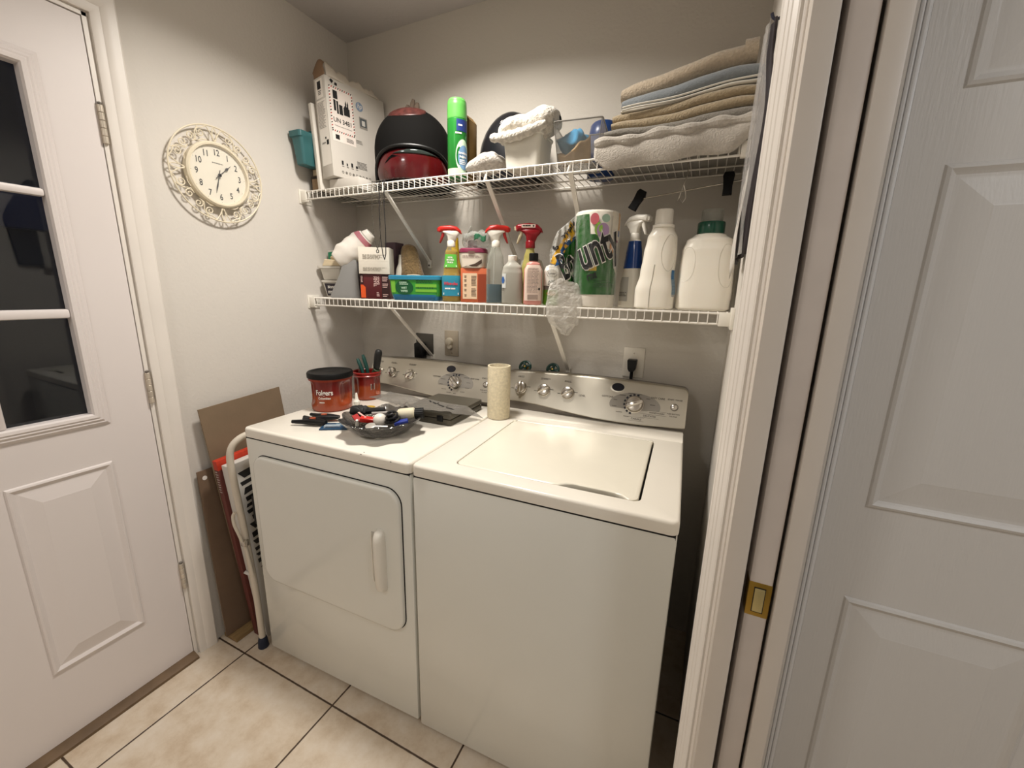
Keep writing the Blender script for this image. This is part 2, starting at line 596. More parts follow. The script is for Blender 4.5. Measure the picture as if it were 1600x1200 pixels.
# what lies outside behind the glass: a dim porch
def block_mat():
    m = bpy.data.materials.new('porch_block')
    m.use_nodes = True
    nt = m.node_tree
    b = nt.nodes['Principled BSDF']
    br = nt.nodes.new('ShaderNodeTexBrick')
    br.inputs['Color1'].default_value = lin('#5b5f66')
    br.inputs['Color2'].default_value = lin('#52565d')
    br.inputs['Mortar'].default_value = lin('#33363b')
    br.inputs['Scale'].default_value = 2.2
    tc = nt.nodes.new('ShaderNodeTexCoord')
    mp = nt.nodes.new('ShaderNodeMapping')
    mp.inputs['Rotation'].default_value = (0, PI / 2, 0)
    mp.inputs['Rotation'].default_value = (PI / 2, 0, PI / 2)
    nt.links.new(tc.outputs['Object'], mp.inputs[0])
    nt.links.new(mp.outputs[0], br.inputs[0])
    nt.links.new(br.outputs[0], b.inputs['Base Color'])
    b.inputs['Roughness'].default_value = 0.8
    return m
struct(MB().box(-1.75, -1.7, -4.0, 1.2, -0.1, 2.6).build('wall_outside', block_mat(), smooth=0))
struct(MB().box(-1.7, -0.12, -4.0, 1.2, -0.14, -0.06).build('floor_outside', mat('porch_slab', '#4a4c50', 0.8), smooth=0))
struct(MB().box(-1.70, -1.63, -4.0, 1.2, 1.64, 1.86, 0.01).build('trim_3', mat('porch_beam', '#24365c', 0.6)))

# --- sliding door opening in the right wall
def oblique_casing():
    mb = MB()
    # profile across the casing face, from the outer edge (far) to the jamb corner (near)
    pr = [(1.6785, -0.849), (1.661, -0.850), (1.6590, -0.853), (1.6600, -0.858), (1.6622, -0.860), (1.6615, -0.864), (1.6650, -0.871), (1.6665, -0.872),
          (1.6660, -0.876), (1.6690, -0.882), (1.6715, -0.884), (1.6705, -0.887), (1.6755, -0.896), (1.6790, -0.899), (1.6785, -0.902), (1.6815, -0.907), (1.6840, -0.909), (1.69, -0.909), (1.69, -0.9055), (1.684, -0.9055)]
    mb.loft([[(x, y, 0.0) for x, y in pr], [(x, y, 2.15) for x, y in pr]])
    return mb
struct(oblique_casing().build('trim_4', trim_m, smooth=20))
j = MB()
j.box(1.6860, 1.7165, -0.940, -0.9055, 0, 2.10, 0.0015)
struct(j.build('trim_5', jamb_m))
j = MB()
j.box(1.7665, 1.7925, -0.922, -0.9055, 0, 2.10, 0.0015)
struct(j.build('trim_6', jamb_m))
pd = thing('door_2', 'edge of white sliding door tucked in the wall beside the washer', 'door', (1.7447, -0.5, 0))
struct(pd)
del pd['category']
MB().box(-0.0165, 0.0165, -0.415, 0.33, 0.012, 2.06, 0.0012).build('door_slab', mat('sliding_door_paint', '#cfc4bb', 0.45, var=0.08, vscale=9), pd)
pl = MB()
pl.box(-0.0172, 0.0172, -0.4162, -0.385, 0.852, 0.916, 0.002)
pl.build('latch_plate', brass, pd)
lt = MB()
lt.box(-0.0075, 0.0075, -0.4178, -0.40, 0.862, 0.906, 0.001)
lt.build('latch_pull', mat('pale_brass', '#c9bb88', 0.35, metal=0.8), pd)
lg = MB().box(-0.0085, 0.0085, -0.4168, -0.40, 0.8605, 0.9075, 0).build('latch_recess', dark_gap, pd)

# --- panel door in the hall beyond
hd = thing('door_3', 'white six-panel door in the hall beyond the doorway', 'door', (2.286, -0.66, 0))
struct(hd)
del hd['category']
HX = 2.286
MB().box(1.880 - HX, 2.692 - HX, -0.008, 0.028, 0.012, 2.045).build('door_slab', hdoor_m, hd, smooth=0)
yf = -0.008
cols = ((1.938, 2.238), (2.334, 2.634))
for x0, x1 in cols:
    for z0, z1 in ((0.24, 0.779), (0.982, 1.597), (1.706, 1.94)):
        raised_panel('door_panel', hdoor_m, hd, x0 - HX, x1 - HX, z0, z1, lambda a, b, h: (a, yf - h + 0.0004, b), ridge=0.007, bev=0.042)
t = MB()
for x0 in (1.852, 2.694):
    t.box(x0, x0 + 0.026, -0.676, -0.655, 0, 2.075, 0.002)
    for k in range(3):
        t.tube([(x0 + 0.006 + 0.007 * k, -0.677, 0), (x0 + 0.006 + 0.007 * k, -0.677, 2.07)], 0.0032, 8)
t.box(1.852, 2.72, -0.676, -0.655, 2.049, 2.075, 0.002)
struct(t.build('trim_7', mat('hall_trim_paint', '#e6e4e2', 0.35)))

# glowing shade of the ceiling lamps; the near-room and hall ones are added
lampglass = bpy.data.materials.new('lit_glass')
lampglass.use_nodes = True
_b = lampglass.node_tree.nodes['Principled BSDF']
_b.inputs['Emission Color'].default_value = (1.0, 0.9, 0.78, 1)
_b.inputs['Emission Strength'].default_value = 2.0

# ================================================================== washer and dryer
ROT = 0.0302
MX, MY = 0.2415, -0.814          # front left foot of the dryer
def mpos(X, Y):
    return (MX + X * math.cos(ROT) - Y * math.sin(ROT), MY + X * math.sin(ROT) + Y * math.cos(ROT), 0.0)
MW = 0.686
TZ = 0.912
YF0, YF1, ZF0, ZF1 = 0.598, 0.652, 0.95, 1.055      # console face: lower and upper (Y, z)
_a = math.atan2(YF1 - YF0, ZF1 - ZF0)
def face_y(z):
    return YF0 + (z - ZF0) * (YF1 - YF0) / (ZF1 - ZF0)
def panel_m(X, z, off=0.0):
    """matrix whose local xy is the console face (x right, y up) and z points out of it"""
    m = Matrix(((1, 0, 0), (0, math.sin(_a), -math.cos(_a)), (0, math.cos(_a), math.sin(_a)))).to_4x4()
    m.translation = Vector((X, face_y(z), z)) + Vector((0, -math.cos(_a), math.sin(_a))) * off
    return m

def machine(name, label, cat, X0, first_y):
    root = thing(name, label, cat, (*mpos(X0 + MW / 2, 0.33)[:2], 0), ROT)
    ox = -MW / 2
    oy = -0.33
    L = Matrix.Translation((ox, oy, 0))
    return root, L

def cap_ring(mb, L, hole=None):
    o = dict(n=6)
    x0, x1, y0, y1 = 0.001, MW - 0.001, -0.004, 0.66
    def R(i, z, r=0.018):
        return [L @ Vector((a, b, z)) for a, b in rrect(x0 + i, x1 - i, y0 + i, y1 - i, max(r - i, 0.004))]
    rings = [R(0.004, 0.8775), R(0.0, 0.880), R(0.0, TZ - 0.008), R(0.0012, TZ - 0.004), R(0.004, TZ - 0.001), R(0.008, TZ)]
    if hole:
        h = [L @ Vector((a, b, TZ)) for a, b in rrect(*hole, 0.022)]
        rings.append(h)
        rings.append([L @ Vector((a, b, TZ - 0.0015)) for a, b in rrect(hole[0] + 0.0015, hole[1] - 0.0015, hole[2] + 0.0015, hole[3] - 0.0015, 0.021)])
        rings.append([p + Vector((0, 0, -0.022)) for p in h])
    mb.loft(rings, caps=not hole)
    if hole:
        mb.loft([[L @ Vector((a, b, TZ - 0.021)) for a, b in rrect(*hole, 0.022)], [L @ Vector((a, b, TZ - 0.023)) for a, b in rrect(*hole, 0.022)]], mi=1)

def top_z(x):
    t = (x - 0.33) / 0.35
    z = 1.071 - 0.010 * t * t
    e = min(x, MW - x)
    if e < 0.018:
        z -= 0.018 - math.sqrt(max(0, 0.018 ** 2 - (0.018 - e) ** 2))
    return z
def sil_z(x):
    K = [(0, 0.954), (0.08, 0.9535), (0.15, 0.951), (0.22, 0.944), (0.30, 0.936), (0.38, 0.930), (0.46, 0.928), (0.54, 0.929), (0.62, 0.933), (0.686, 0.936)]
    for (a, p), (b, q) in zip(K, K[1:]):
        if a <= x <= b:
            return p + (q - p) * (x - a) / (b - a)
    return K[-1][1]

def console(root, L, both):
    xs = [0.0008, 0.002, 0.005, 0.009, 0.014, 0.02] + [0.03 + (MW - 0.06) * i / 40 for i in range(41)] + [MW - k for k in (0.02, 0.014, 0.009, 0.005, 0.002, 0.0008)]
    body, sil = [], []
    for x in xs:
        zt, zs = top_z(x), sil_z(x)
        body.append([L @ Vector(p) for p in ((x, 0.608, 0.9125), (x, 0.606, 0.93), (x, face_y(zs) + 0.004, zs), (x, face_y(zt - 0.006) + 0.004, zt - 0.006), (x, face_y(zt) + 0.010, zt - 0.0005), (x, 0.70, zt - 0.002), (x, 0.705, zt - 0.012), (x, 0.705, 0.9125))])
        sil.append([L @ Vector(p) for p in ((x, face_y(zs) + 0.008, zs - 0.002), (x, face_y(zs) + 0.001, zs - 0.001), (x, face_y(zs), zs + 0.002), (x, face_y(zt - 0.008), zt - 0.008), (x, face_y(zt - 0.004) + 0.0006, zt - 0.004), (x, face_y(zt) + 0.002, zt - 0.0008), (x, face_y(zt) + 0.0065, zt + 0.0004), (x, face_y(zt) + 0.012, zt))])
    MB().loft(body).build('console_body', band_m, root, smooth=30)
    MB().loft(sil).build('console_panel', steel, root, smooth=30)

def knob(root, L, X, z, r=0.023, ang=0.0, name='knob', h=0.018):
    m = L @ panel_m(X, z) @ Matrix.Rotation(ang, 4, 'Z')
    k = MB()
    k.lathe([(r * 1.08, 0.0), (r * 1.08, 0.003), (r, 0.005), (r * 0.96, h * 0.7), (r * 0.86, h * 0.9), (r * 0.6, h), ], 28, M=m)
    g = []
    for t in (-1, -0.7, -0.3, 0.3, 0.7, 1):
        hh = h * (1.55 - 0.35 * t * t)
        wv = r * 0.26 * (1 - 0.25 * t * t)
        y = t * r * 0.98
        g.append([m @ Vector(p) for p in ((-wv * 1.6, y, h * 0.55), (-wv, y, hh * 0.9), (-wv * 0.5, y, hh), (wv * 0.5, y, hh), (wv, y, hh * 0.9), (wv * 1.6, y, h * 0.55))])
    k.loft(g)
    return k.build(name, chrome, root)

def onface(L, X, z, off):
    m = L @ panel_m(X, z, off)
    return lambda u, v: m @ Vector((u, v, 0))

def console_marks(root, L, wash):
    dx = 0.463 if not wash else 0.513
    dz = 0.992
    grey = mat('dial_grey', '#8d8880', 0.45, metal=0.3)
    dark = mat('display_dark', '#11131f', 0.15)
    o = MB()
    put(o, disc(0, -0.004, 0.086 if not wash else 0.088, 40, 0.046), onface(L, dx, dz, 0.0006))
    o.build('dial_plate', grey, root)
    o = MB()
    ox = dx - 0.036 if not wash else dx - 0.065
    m = L @ panel_m(ox, 1.043)
    o.lathe([(0.029, 0), (0.029, 0.0012), (0.0235, 0.0018)], 28, mi=1, M=m @ Matrix.Diagonal((1, 0.68, 1, 1)))
    o.lathe([(0.0225, 0.0), (0.0225, 0.0022), (0.0215, 0.003)], 28, M=m @ Matrix.Diagonal((1, 0.68, 1, 1)))
    o.build('display', [dark, steel], root)
    # ticks, small print
    t = MB()
    for k in range(9):
        a = math.radians(75 + 22 * k)
        c, s_ = math.cos(a), math.sin(a)
        V = [(c * q - s_ * p, s_ * q + c * p) for q, p in ((0.031, -0.0034), (0.0385, -0.0042), (0.0385, 0.0042), (0.031, 0.0034))]
        put(t, (V, [(0, 1, 2, 3)]), onface(L, dx, dz, 0.0011))
    t.build('dial_ticks', mat('dial_ink', '#20222e', 0.5), root)
    p = MB()
    rnd = random.Random(5 if wash else 9)
    for k in range(12):
        a = math.radians(30 * k + 12)
        put(p, lines(-0.012, 0.012, -0.0017, 0.0017, 1, 0.3, 0.5, rnd), onface(L, dx + 0.066 * math.cos(a), dz - 0.004 + 0.0395 * math.sin(a), 0.0011))
    kx = (0.042, 0.126, 0.226) if not wash else (0.073, 0.170, 0.266)
    for x in kx:
        put(p, lines(-0.02, 0.02, -0.004, 0.004, 2, 0.45, 0.4, rnd), onface(L, x, 1.043, 0.0008))
        put(p, lines(0.024, 0.040, -0.002, 0.002, 1, 0.3, 0.3, rnd), onface(L, x, 1.008, 0.0008))
        put(p, lines(-0.04, -0.026, -0.002, 0.002, 1, 0.3, 0.3, rnd), onface(L, x, 0.998, 0.0008))
    bx = 0.606 if not wash else 0.645
    put(p, text('START / PAUSE', 0.0072, 0.0002), onface(L, bx, 1.021, 0.0008))
    put(p, text('PUSH BUTTON', 0.006, 0.0002), onface(L, bx, 0.976, 0.0008))
    put(p, text('TO STOP', 0.006, 0.0002), onface(L, bx, 0.968, 0.0008))
    if wash:
        put(p, text('EASY CARE', 0.0092, 0.0002), onface(L, dx + 0.076, 1.020, 0.0012))
        put(p, text('LEVEL', 0.010, 0.0002), onface(L, 0.322, 1.000, 0.0008))
        put(p, text('HANDWASH', 0.0086, 0.0002), onface(L, dx + 0.078, 0.972, 0.0018))
        put(p, text('DELICATES', 0.0086, 0.0002), onface(L, dx + 0.055, 0.960, 0.0018))
        put(p, text('CASUALS', 0.0086, 0.0002), onface(L, dx + 0.012, 0.946, 0.0018))
        put(p, text('COTTONS', 0.0086, 0.0002), onface(L, dx - 0.098, 1.008, 0.0012))
        q = MB()
        for u, v, ww in ((0.078, 0.972, 0.031), (0.055, 0.960, 0.030), (0.012, 0.946, 0.026)):
            put(q, quad(-ww, ww, -0.0062, 0.0062), onface(L, dx + u, v, 0.0014))
            put(p, quad(-ww - 0.0008, ww + 0.0008, 0.0062, 0.0070), onface(L, dx + u, v, 0.0013))
            put(p, quad(-ww - 0.0008, ww + 0.0008, -0.0070, -0.0062), onface(L, dx + u, v, 0.0013))
        q.build('dial_tags', steel, root)
    else:
        put(p, text('COTTONS', 0.008, 0.0002), onface(L, dx - 0.098, 1.008, 0.0012))
        put(p, text('EASY CARE', 0.008, 0.0002), onface(L, dx + 0.088, 1.014, 0.0012))
    p.build('console_lettering', mat('console_ink', '#4d4943', 0.5), root, smooth=0)
    for x, a in zip(kx, (0.3, 0.5, -0.5) if not wash else (0.0, -1.0, -1.0)):
        knob(root, L, x, 1.003, 0.0215 if not wash else 0.0235, a)
    knob(root, L, dx, dz, 0.027 if not wash else 0.0295, 0.9 if not wash else -1.15, 'dial_knob', 0.02)
    b = MB()
    m = L @ panel_m(bx, 0.998)
    b.lathe([(0.0135, 0), (0.0135, 0.0012), (0.0118, 0.0018)], 20, mi=1, M=m)
    b.lathe([(0.0098, 0.001), (0.0098, 0.004), (0.007, 0.0056)], 20, M=m)
    b.build('start_button', [chrome, band_m], root)

# --- dryer
root, L = machine('dryer', 'white front-loading dryer with closed square door, left of the washer', 'dryer', 0.0, 0)
b = MB()
b.box(0.003, MW - 0.003, 0.0, 0.70, 0.022, 0.8765, 0.006, M=L)
b.build('cabinet', enamel, root)
b = MB()
b.box(0.006, MW - 0.006, 0.001, 0.69, 0.868, 0.882, M=L)
b.build('seam', dark_gap, root, smooth=0)
b = MB()
cap_ring(b, L)
b.build('worktop', [enamel_top, dark_gap], root)
for x in (0.05, MW - 0.05):
    for y in (0.05, 0.64):
        MB().lathe([(0.016, 0), (0.018, 0.004), (0.014, 0.012), (0.008, 0.014), (0.008, 0.03)], 16, M=L @ Matrix.Translation((x, y, 0))).build('foot', black_soft, root)
d0 = (0.043, 0.650, 0.347, 0.822)
dr = MB()
def R2(i, y, r=0.05):
    return [L @ Vector((a, y, c)) for a, c in rrect(d0[0] + i, d0[1] - i, d0[2] + i, d0[3] - i, r - i * 0.9, 8)]
dr.loft([R2(0.003, -0.0005), R2(0.0, -0.002), R2(0.0, -0.010), R2(0.0015, -0.0125), R2(0.005, -0.0145), R2(0.011, -0.0152)])
door = dr.build('door', enamel, root)
g = MB()
g.loft([R2(-0.0028, -0.0002), R2(-0.0028, -0.0012), R2(0.006, -0.0012)])
g.build('door_gap', dark_gap, root)
h = MB()
rings = []
for z, wv, dp in ((0.486, 0.004, 0.000), (0.488, 0.012, 0.008), (0.495, 0.016, 0.020), (0.51, 0.0165, 0.026), (0.60, 0.017, 0.029), (0.655, 0.017, 0.028), (0.672, 0.0165, 0.025), (0.683, 0.015, 0.019), (0.690, 0.011, 0.009), (0.692, 0.006, 0.000)):
    rings.append([L @ Vector((0.582 + wv * math.cos(t), -0.0152 - dp * max(0.0, math.sin(t)) ** 0.7, z)) for t in [PI * k / 12 for k in range(13)]])
h.loft(rings)
hd_ = h.build('handle', white_pl, door)
r_ = MB()
r_.box(0.5475, 0.568, -0.0158, -0.0148, 0.505, 0.676, 0.0004, M=L)
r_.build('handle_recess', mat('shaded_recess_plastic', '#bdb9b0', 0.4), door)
lip = MB()
lip.tube([L @ Vector(p) for p in ((0.5465, -0.0155, 0.672), (0.5465, -0.0155, 0.52), (0.549, -0.0165, 0.508), (0.556, -0.018, 0.502), (0.566, -0.019, 0.500))], 0.0022, 8)
lip.build('handle_lip', white_pl, door)
for z in (0.755, 0.425):
    MB().box(0.0335, 0.0415, -0.004, 0.0, z - 0.02, z + 0.02, 0.001, M=L).build('hinge', mat('hinge_steel', '#59554e', 0.4, metal=0.7), root)
ch = MB()
for X, z, a in ((0.515, 0.9085, 0.004), (0.622, 0.9055, 0.003), (0.52, 0.9125, 0.003)):
    ch.sphere((X, -0.0042 if z < 0.912 else 0.004, z), (a, 0.0006, 0.0012), M=L, N=8, K=5)
ch.build('paint_specks', mat('chip_dark', '#2a2724', 0.7), root)
console(root, L, 0)
console_marks(root, L, False)
dryer = root

# --- washer
root, L = machine('washer', 'white top-loading washer with closed cream lid, right of the dryer', 'washing machine', MW + 0.002, 0)
WX = MW + 0.002
b = MB()
b.box(0.003, MW - 0.003, 0.0, 0.70, 0.012, 0.8765, 0.006, M=L)
b.build('cabinet', enamel, root)
MB().box(0.006, MW - 0.006, 0.001, 0.69, 0.868, 0.882, M=L).build('seam', dark_gap, root, smooth=0)
b = MB()
cap_ring(b, L, (0.103, 0.600, 0.052, 0.490))
b.prism([(0.512, TZ - 0.0005), (0.519, TZ + 0.004), (0.526, TZ + 0.0055), (0.565, TZ + 0.0065), (0.62, TZ + 0.008), (0.62, TZ - 0.0005)], 0.004, MW - 0.004, 'x', M=L)
b.build('worktop', [enamel_top, dark_gap], root)
for x in (0.05, MW - 0.05):
    for y in (0.05, 0.64):
        MB().lathe([(0.016, 0), (0.018, 0.004), (0.014, 0.012), (0.008, 0.014), (0.008, 0.02)], 16, M=L @ Matrix.Translation((x, y, 0))).build('foot', black_soft, root)
# lid: rounded slab with a finger scoop cut along the right part of its front edge
def lid_out(i, z):
    x0, x1, y0, y1 = 0.1065, 0.5925, 0.0555, 0.487
    pts = []
    for a, c in rrect(x0 + i, x1 - i, y0 + i, y1 - i, 0.021 - i * 0.5, 6):
        pts.append((a, c))
    fr_ = []
    # scoop: the front edge steps back between x = 0.405 and the right corner
    n = 26
    for k in range(1, n):
        a = x0 + 0.021 + (x1 - x0 - 0.042) * k / n
        t = min(1, max(0, (a - 0.395) / 0.035)) * (1 - min(1, max(0, (a - 0.53) / 0.06)))
        t = t * t * (3 - 2 * t)
        fr_.append((a, y0 + i + 0.021 * t))
    # rrect goes: right-back, left-back, left-front, right-front ; insert the scoop between the last two
    pts = pts[:21] + fr_ + pts[21:]
    return [L @ Vector((a, c, z)) for a, c in pts]
ld = MB()
ld.loft([lid_out(0.004, TZ - 0.016), lid_out(0.0005, TZ - 0.014), lid_out(0, TZ - 0.004), lid_out(0.001, TZ - 0.0015), lid_out(0.004, TZ + 0.0004), lid_out(0.009, TZ + 0.0008)])
ld.build('lid', cream_lid, root)
for x in (0.112, 0.588):
    MB().box(x - 0.006, x + 0.006, 0.470, 0.486, TZ - 0.008, TZ + 0.0035, 0.002, M=L).build('lid_hinge', cream_lid, root)
console(root, L, 1)
console_marks(root, L, True)
washer = root

# ================================================================== wire shelves
def wire_shelf(label, ztop, braces):
    t = thing('wire_shelf', label, 'shelf', (0, 0, ztop))
    x0, x1 = 0.012, 1.684
    yf = -0.31
    f = MB()
    f.tube([(x0, yf, -0.0025), (x1, yf, -0.0025)], 0.0032, 8).tube([(x0, yf, -0.0325), (x1, yf, -0.0325)], 0.0032, 8)
    f.build('front_lip', wire_m, t)
    d = MB()
    n = 66
    for i in range(n + 1):
        x = x0 + 0.012 + (x1 - x0 - 0.024) * i / n
        d.tube([(x, -0.006, 0.0), (x, yf + 0.003, 0.0), (x, yf - 0.0022, -0.0035), (x, yf - 0.0022, -0.032)], 0.0015, 6)
    d.build('deck_wires', wire_m, t)
    k = MB()
    for y in (-0.10, -0.205):
        k.tube([(x0, y, -0.0042), (x1, y, -0.0042)], 0.0028, 8)
    k.build('cross_rod', wire_m, t)
    MB().tube([(x0, -0.007, -0.0042), (x1, -0.007, -0.0042)], 0.0028, 8).build('back_rail', wire_m, t)
    for s_ in (0, 1):
        b = MB()
        if s_ == 0:
            b.box(0.0, 0.034, yf - 0.006, yf + 0.012, -0.038, 0.001, 0.0015)
            b.box(0.0, 0.004, yf - 0.012, yf + 0.05, -0.048, 0.010, 0.001)
            b.box(0.0, 0.046, yf - 0.004, yf + 0.014, -0.043, -0.038, 0.001)
        else:
            b.box(1.650, 1.6835, yf - 0.006, yf + 0.012, -0.038, 0.001, 0.0015)
            b.box(1.6795, 1.6885, yf - 0.014, yf + 0.05, -0.046, 0.014, 0.001)
        b.build('end_bracket', white_pl, t)
    for xb in braces:
        b = MB()
        p0, p1 = Vector((xb, yf + 0.006, -0.030)), Vector((xb - 0.012, -0.012, -0.268))
        dirv = (p1 - p0)
        b.loft([[p0 + Vector((sx * 0.0075, 0, 0.0)) + Vector((0, sy * 0.002, sy * 0.002)) for sx, sy in ((-1, -1), (1, -1), (1, 1), (-1, 1))],
                [p1 + Vector((sx * 0.0075, 0, 0.0)) + Vector((0, sy * 0.002, sy * 0.002)) for sx, sy in ((-1, -1), (1, -1), (1, 1), (-1, 1))]])
        b.box(xb - 0.0205, xb - 0.0035, -0.014, 0.0, -0.298, -0.262, 0.001)
        b.lathe([(0.0045, 0), (0.004, 0.002)], 10, mi=1, M=Matrix.Translation((xb - 0.012, -0.0135, -0.286)) @ Matrix.Rotation(PI / 2, 4, 'X'))
        b.tube([(xb - 0.008, yf, -0.035), (xb, yf + 0.005, -0.002)], 0.004, 8)
        b.build('brace', [wire_m, band_m], t)
    return t
US, LS = 1.772, 1.332
wire_shelf('upper white wire shelf holding helmets, boxes and folded towels', US, (0.453, 0.895, 1.188))
wire_shelf('lower white wire shelf holding the cleaning bottles', LS, (0.46, 1.14))
UZ, LZ = US + 0.0018, LS + 0.0018

# ================================================================== fittings on the back wall
t = thing('power_outlet', 'dark square dryer power outlet with thick black plug on back wall', 'outlet', (0.398, 0, 1.063))
MB().box(-0.05, 0.05, -0.006, 0, 0, 0.106, 0.002).build('wall_plate', mat('steel_plate', '#55524c', 0.45, metal=0.6), t)
pg = MB()
pg.lathe([(0.027, 0), (0.030, 0.003), (0.030, 0.02), (0.026, 0.03), (0.012, 0.034)], 24, M=Matrix.Translation((-0.012, -0.006, 0.036)) @ Matrix.Rotation(PI / 2, 4, 'X'))
pg.box(-0.040, 0.012, -0.040, -0.006, -0.02, 0.062, 0.008)
pg.build('plug', black_pl, t)
MB().tube([(-0.014, -0.024, -0.015), (-0.014, -0.028, -0.06), (-0.01, -0.035, -0.15), (0.0, -0.03, -0.3), (0, -0.03, -0.6)], 0.009, 10).build('cord', black_soft, t)
t = thing('phone_jack', 'beige wall plate with a white round cover, beside the dryer outlet', 'wall plate', (0.552, 0, 1.072))
MB().box(-0.038, 0.038, -0.006, 0, 0, 0.120, 0.003).build('wall_plate', mat('beige_plate', '#a89c8a', 0.5), t)
k = MB()
k.lathe([(0.019, 0), (0.019, 0.006), (0.016, 0.016), (0.010, 0.02)], 24, M=Matrix.Translation((-0.008, -0.006, 0.068)) @ Matrix.Rotation(PI / 2, 4, 'X'))
k.lathe([(0.013, 0), (0.013, 0.01), (0.009, 0.014)], 20, M=Matrix.Translation((-0.005, -0.006, 0.045)) @ Matrix.Rotation(PI / 2, 4, 'X'))
k.build('cover_knob', mat('ivory_plastic', '#cfc5b2', 0.4), t)
MB().lathe([(0.003, 0), (0.002, 0.002)], 10, M=Matrix.Translation((0.004, -0.006, 0.014)) @ Matrix.Rotation(PI / 2, 4, 'X')).build('screw', chrome, t)
t = thing('wall_outlet', 'white wall outlet with black plug above the washer', 'outlet', (1.386, 0, 1.060))
MB().box(-0.040, 0.040, -0.006, 0, 0, 0.116, 0.003).build('wall_plate', mat('white_plate', '#d8d2c6', 0.4), t)
pg = MB()
pg.loft([[(sx * a - 0.002, -0.006 - (0.03 if sy > 0 else 0), z) for sx, sy in ((-1, 0), (1, 0), (1, 1), (-1, 1))] for z, a in ((0.026, 0.008), (0.036, 0.014), (0.068, 0.017), (0.072, 0.016))])
pg.build('plug', black_pl, t)
MB().tube([(-0.002, -0.02, 0.030), (-0.002, -0.021, -0.02), (-0.006, -0.03, -0.1), (-0.02, -0.05, -0.25), (-0.02, -0.05, -0.5)], 0.006, 8).build('cord', black_soft, t)
for z in (0.094, 0.018):
    MB().lathe([(0.003, 0), (0.002, 0.002)], 10, M=Matrix.Translation((0, -0.006, z)) @ Matrix.Rotation(PI / 2, 4, 'X')).build('screw', chrome, t)
for i, (x, lb) in enumerate(((0.963, 'round green tap handle just right of the cream roll'), (1.084, 'round green tap handle nearer the wall outlet'))):
    t = thing('water_tap', lb, 'tap', (x, -0.05, 0.98), group='washer taps')
    m = Matrix.Translation((0, -0.03, 0.092)) @ Matrix.Rotation(math.radians(62), 4, 'X') @ Matrix.Rotation(0.4 + i, 4, 'Z')
    w = MB()
    w.tube([m @ Vector((0.023 * math.cos(2 * PI * k / 24), 0.023 * math.sin(2 * PI * k / 24), 0)) for k in range(24)], 0.0055, 8, cyc=True)
    for k in range(4):
        a = PI / 2 * k
        w.tube([m @ Vector((0, 0, 0.001)), m @ Vector((0.022 * math.cos(a), 0.022 * math.sin(a), 0))], 0.0055, 8)
    w.lathe([(0.009, -0.004), (0.009, 0.006), (0.005, 0.009)], 16, M=m)
    w.build('handle', green_pl, t)
    s_ = MB()
    s_.lathe([(0.004, -0.028), (0.004, 0.009), (0.002, 0.0095)], 10, M=m)
    s_.tube([m @ Vector((0, 0, -0.02)), (0, 0.0, 0.06), (0, 0.0, 0.0)], 0.011, 12)
    s_.tube([(0, 0, 0.045), (0, 0.05, 0.045)], 0.011, 12)
    s_.build('valve', brass, t)

# ================================================================== wall clock on the left wall
t = thing('wall_clock', 'round cream wall clock with scrolled metal rim on left wall', 'clock', (0.0, -0.655, 1.752))
M0 = Matrix(((0, 0, 1, 0), (1, 0, 0, 0), (0, 1, 0, 0), (0, 0, 0, 1)))      # local x -> +y (right as seen), y -> up, z -> out of the wall
cream = mat('cream_enamel_metal', '#e2d7bf', 0.4)
f = MB()
f.lathe([(0.090, 0.0), (0.104, 0.004), (0.106, 0.018), (0.105, 0.026), (0.100, 0.030), (0.095, 0.0295), (0.0935, 0.024), (0.0935, 0.019)], 64, M=M0, caps=False)
f.build('rim', cream, t)
MB().lathe([(0.0935, 0.0), (0.0935, 0.019), (0.0001, 0.0191)], 64, M=M0).build('face', mat('clock_face', '#e6dfcf', 0.5), t)
sc = MB()
N_ = 96
sc.tube([M0 @ Vector((0.1535 * math.cos(2 * PI * k / N_), 0.1535 * math.sin(2 * PI * k / N_), 0.020)) for k in range(N_)], 0.0026, 8, cyc=True)
def spiral(cx, cy, r0, a0, turns, sgn, n=26):
    o = []
    for k in range(n):
        q = k / (n - 1)
        r = r0 * (1 - 0.82 * q)
        a = a0 + sgn * 2 * PI * turns * q
        o.append((cx + r * math.cos(a), cy + r * math.sin(a)))
    return o
for k in range(4):
    rot = Matrix.Rotation(PI / 2 * k, 4, 'Z')
    def at(r, d):
        return (r * math.cos(math.radians(d)), r * math.sin(math.radians(d)))
    def put_path(path, r_):
        sc.tube([M0 @ (rot @ Vector((a, b, 0.020))) for a, b in path], r_, 6)
    leaf = [(0.1075 + 0.021 * (1 - math.cos(2 * PI * q / 16)), 0.0065 * math.sin(2 * PI * q / 16)) for q in range(16)]
    sc.tube([M0 @ (rot @ Vector((a, b, 0.020))) for a, b in leaf], 0.0018, 6, cyc=True)
    for sg in (1, -1):
        put_path([(0.107, 0.0), at(0.130, sg * 5), at(0.149, sg * 9), at(0.1515, sg * 11)], 0.0018)
        c1 = at(0.131, sg * 20)
        put_path([at(0.150, sg * 10.5), at(0.146, sg * 14)] + spiral(c1[0], c1[1], 0.0145, math.radians(sg * 20) + sg * (-0.5), 1.5, sg, 30), 0.0019)
        c2 = at(0.129, sg * 37)
        put_path([at(0.1515, sg * 20), at(0.136, sg * 27.5), at(0.1145, sg * 32)] + spiral(c2[0], c2[1], 0.0145, math.radians(sg * 37) + PI - sg * 0.4, 1.5, sg, 30), 0.0019)
        put_path([at(0.108, sg * 14), at(0.112, sg * 22), at(0.110, sg * 30)], 0.0016)
sc.build('scrollwork', cream, t)
nm = MB()
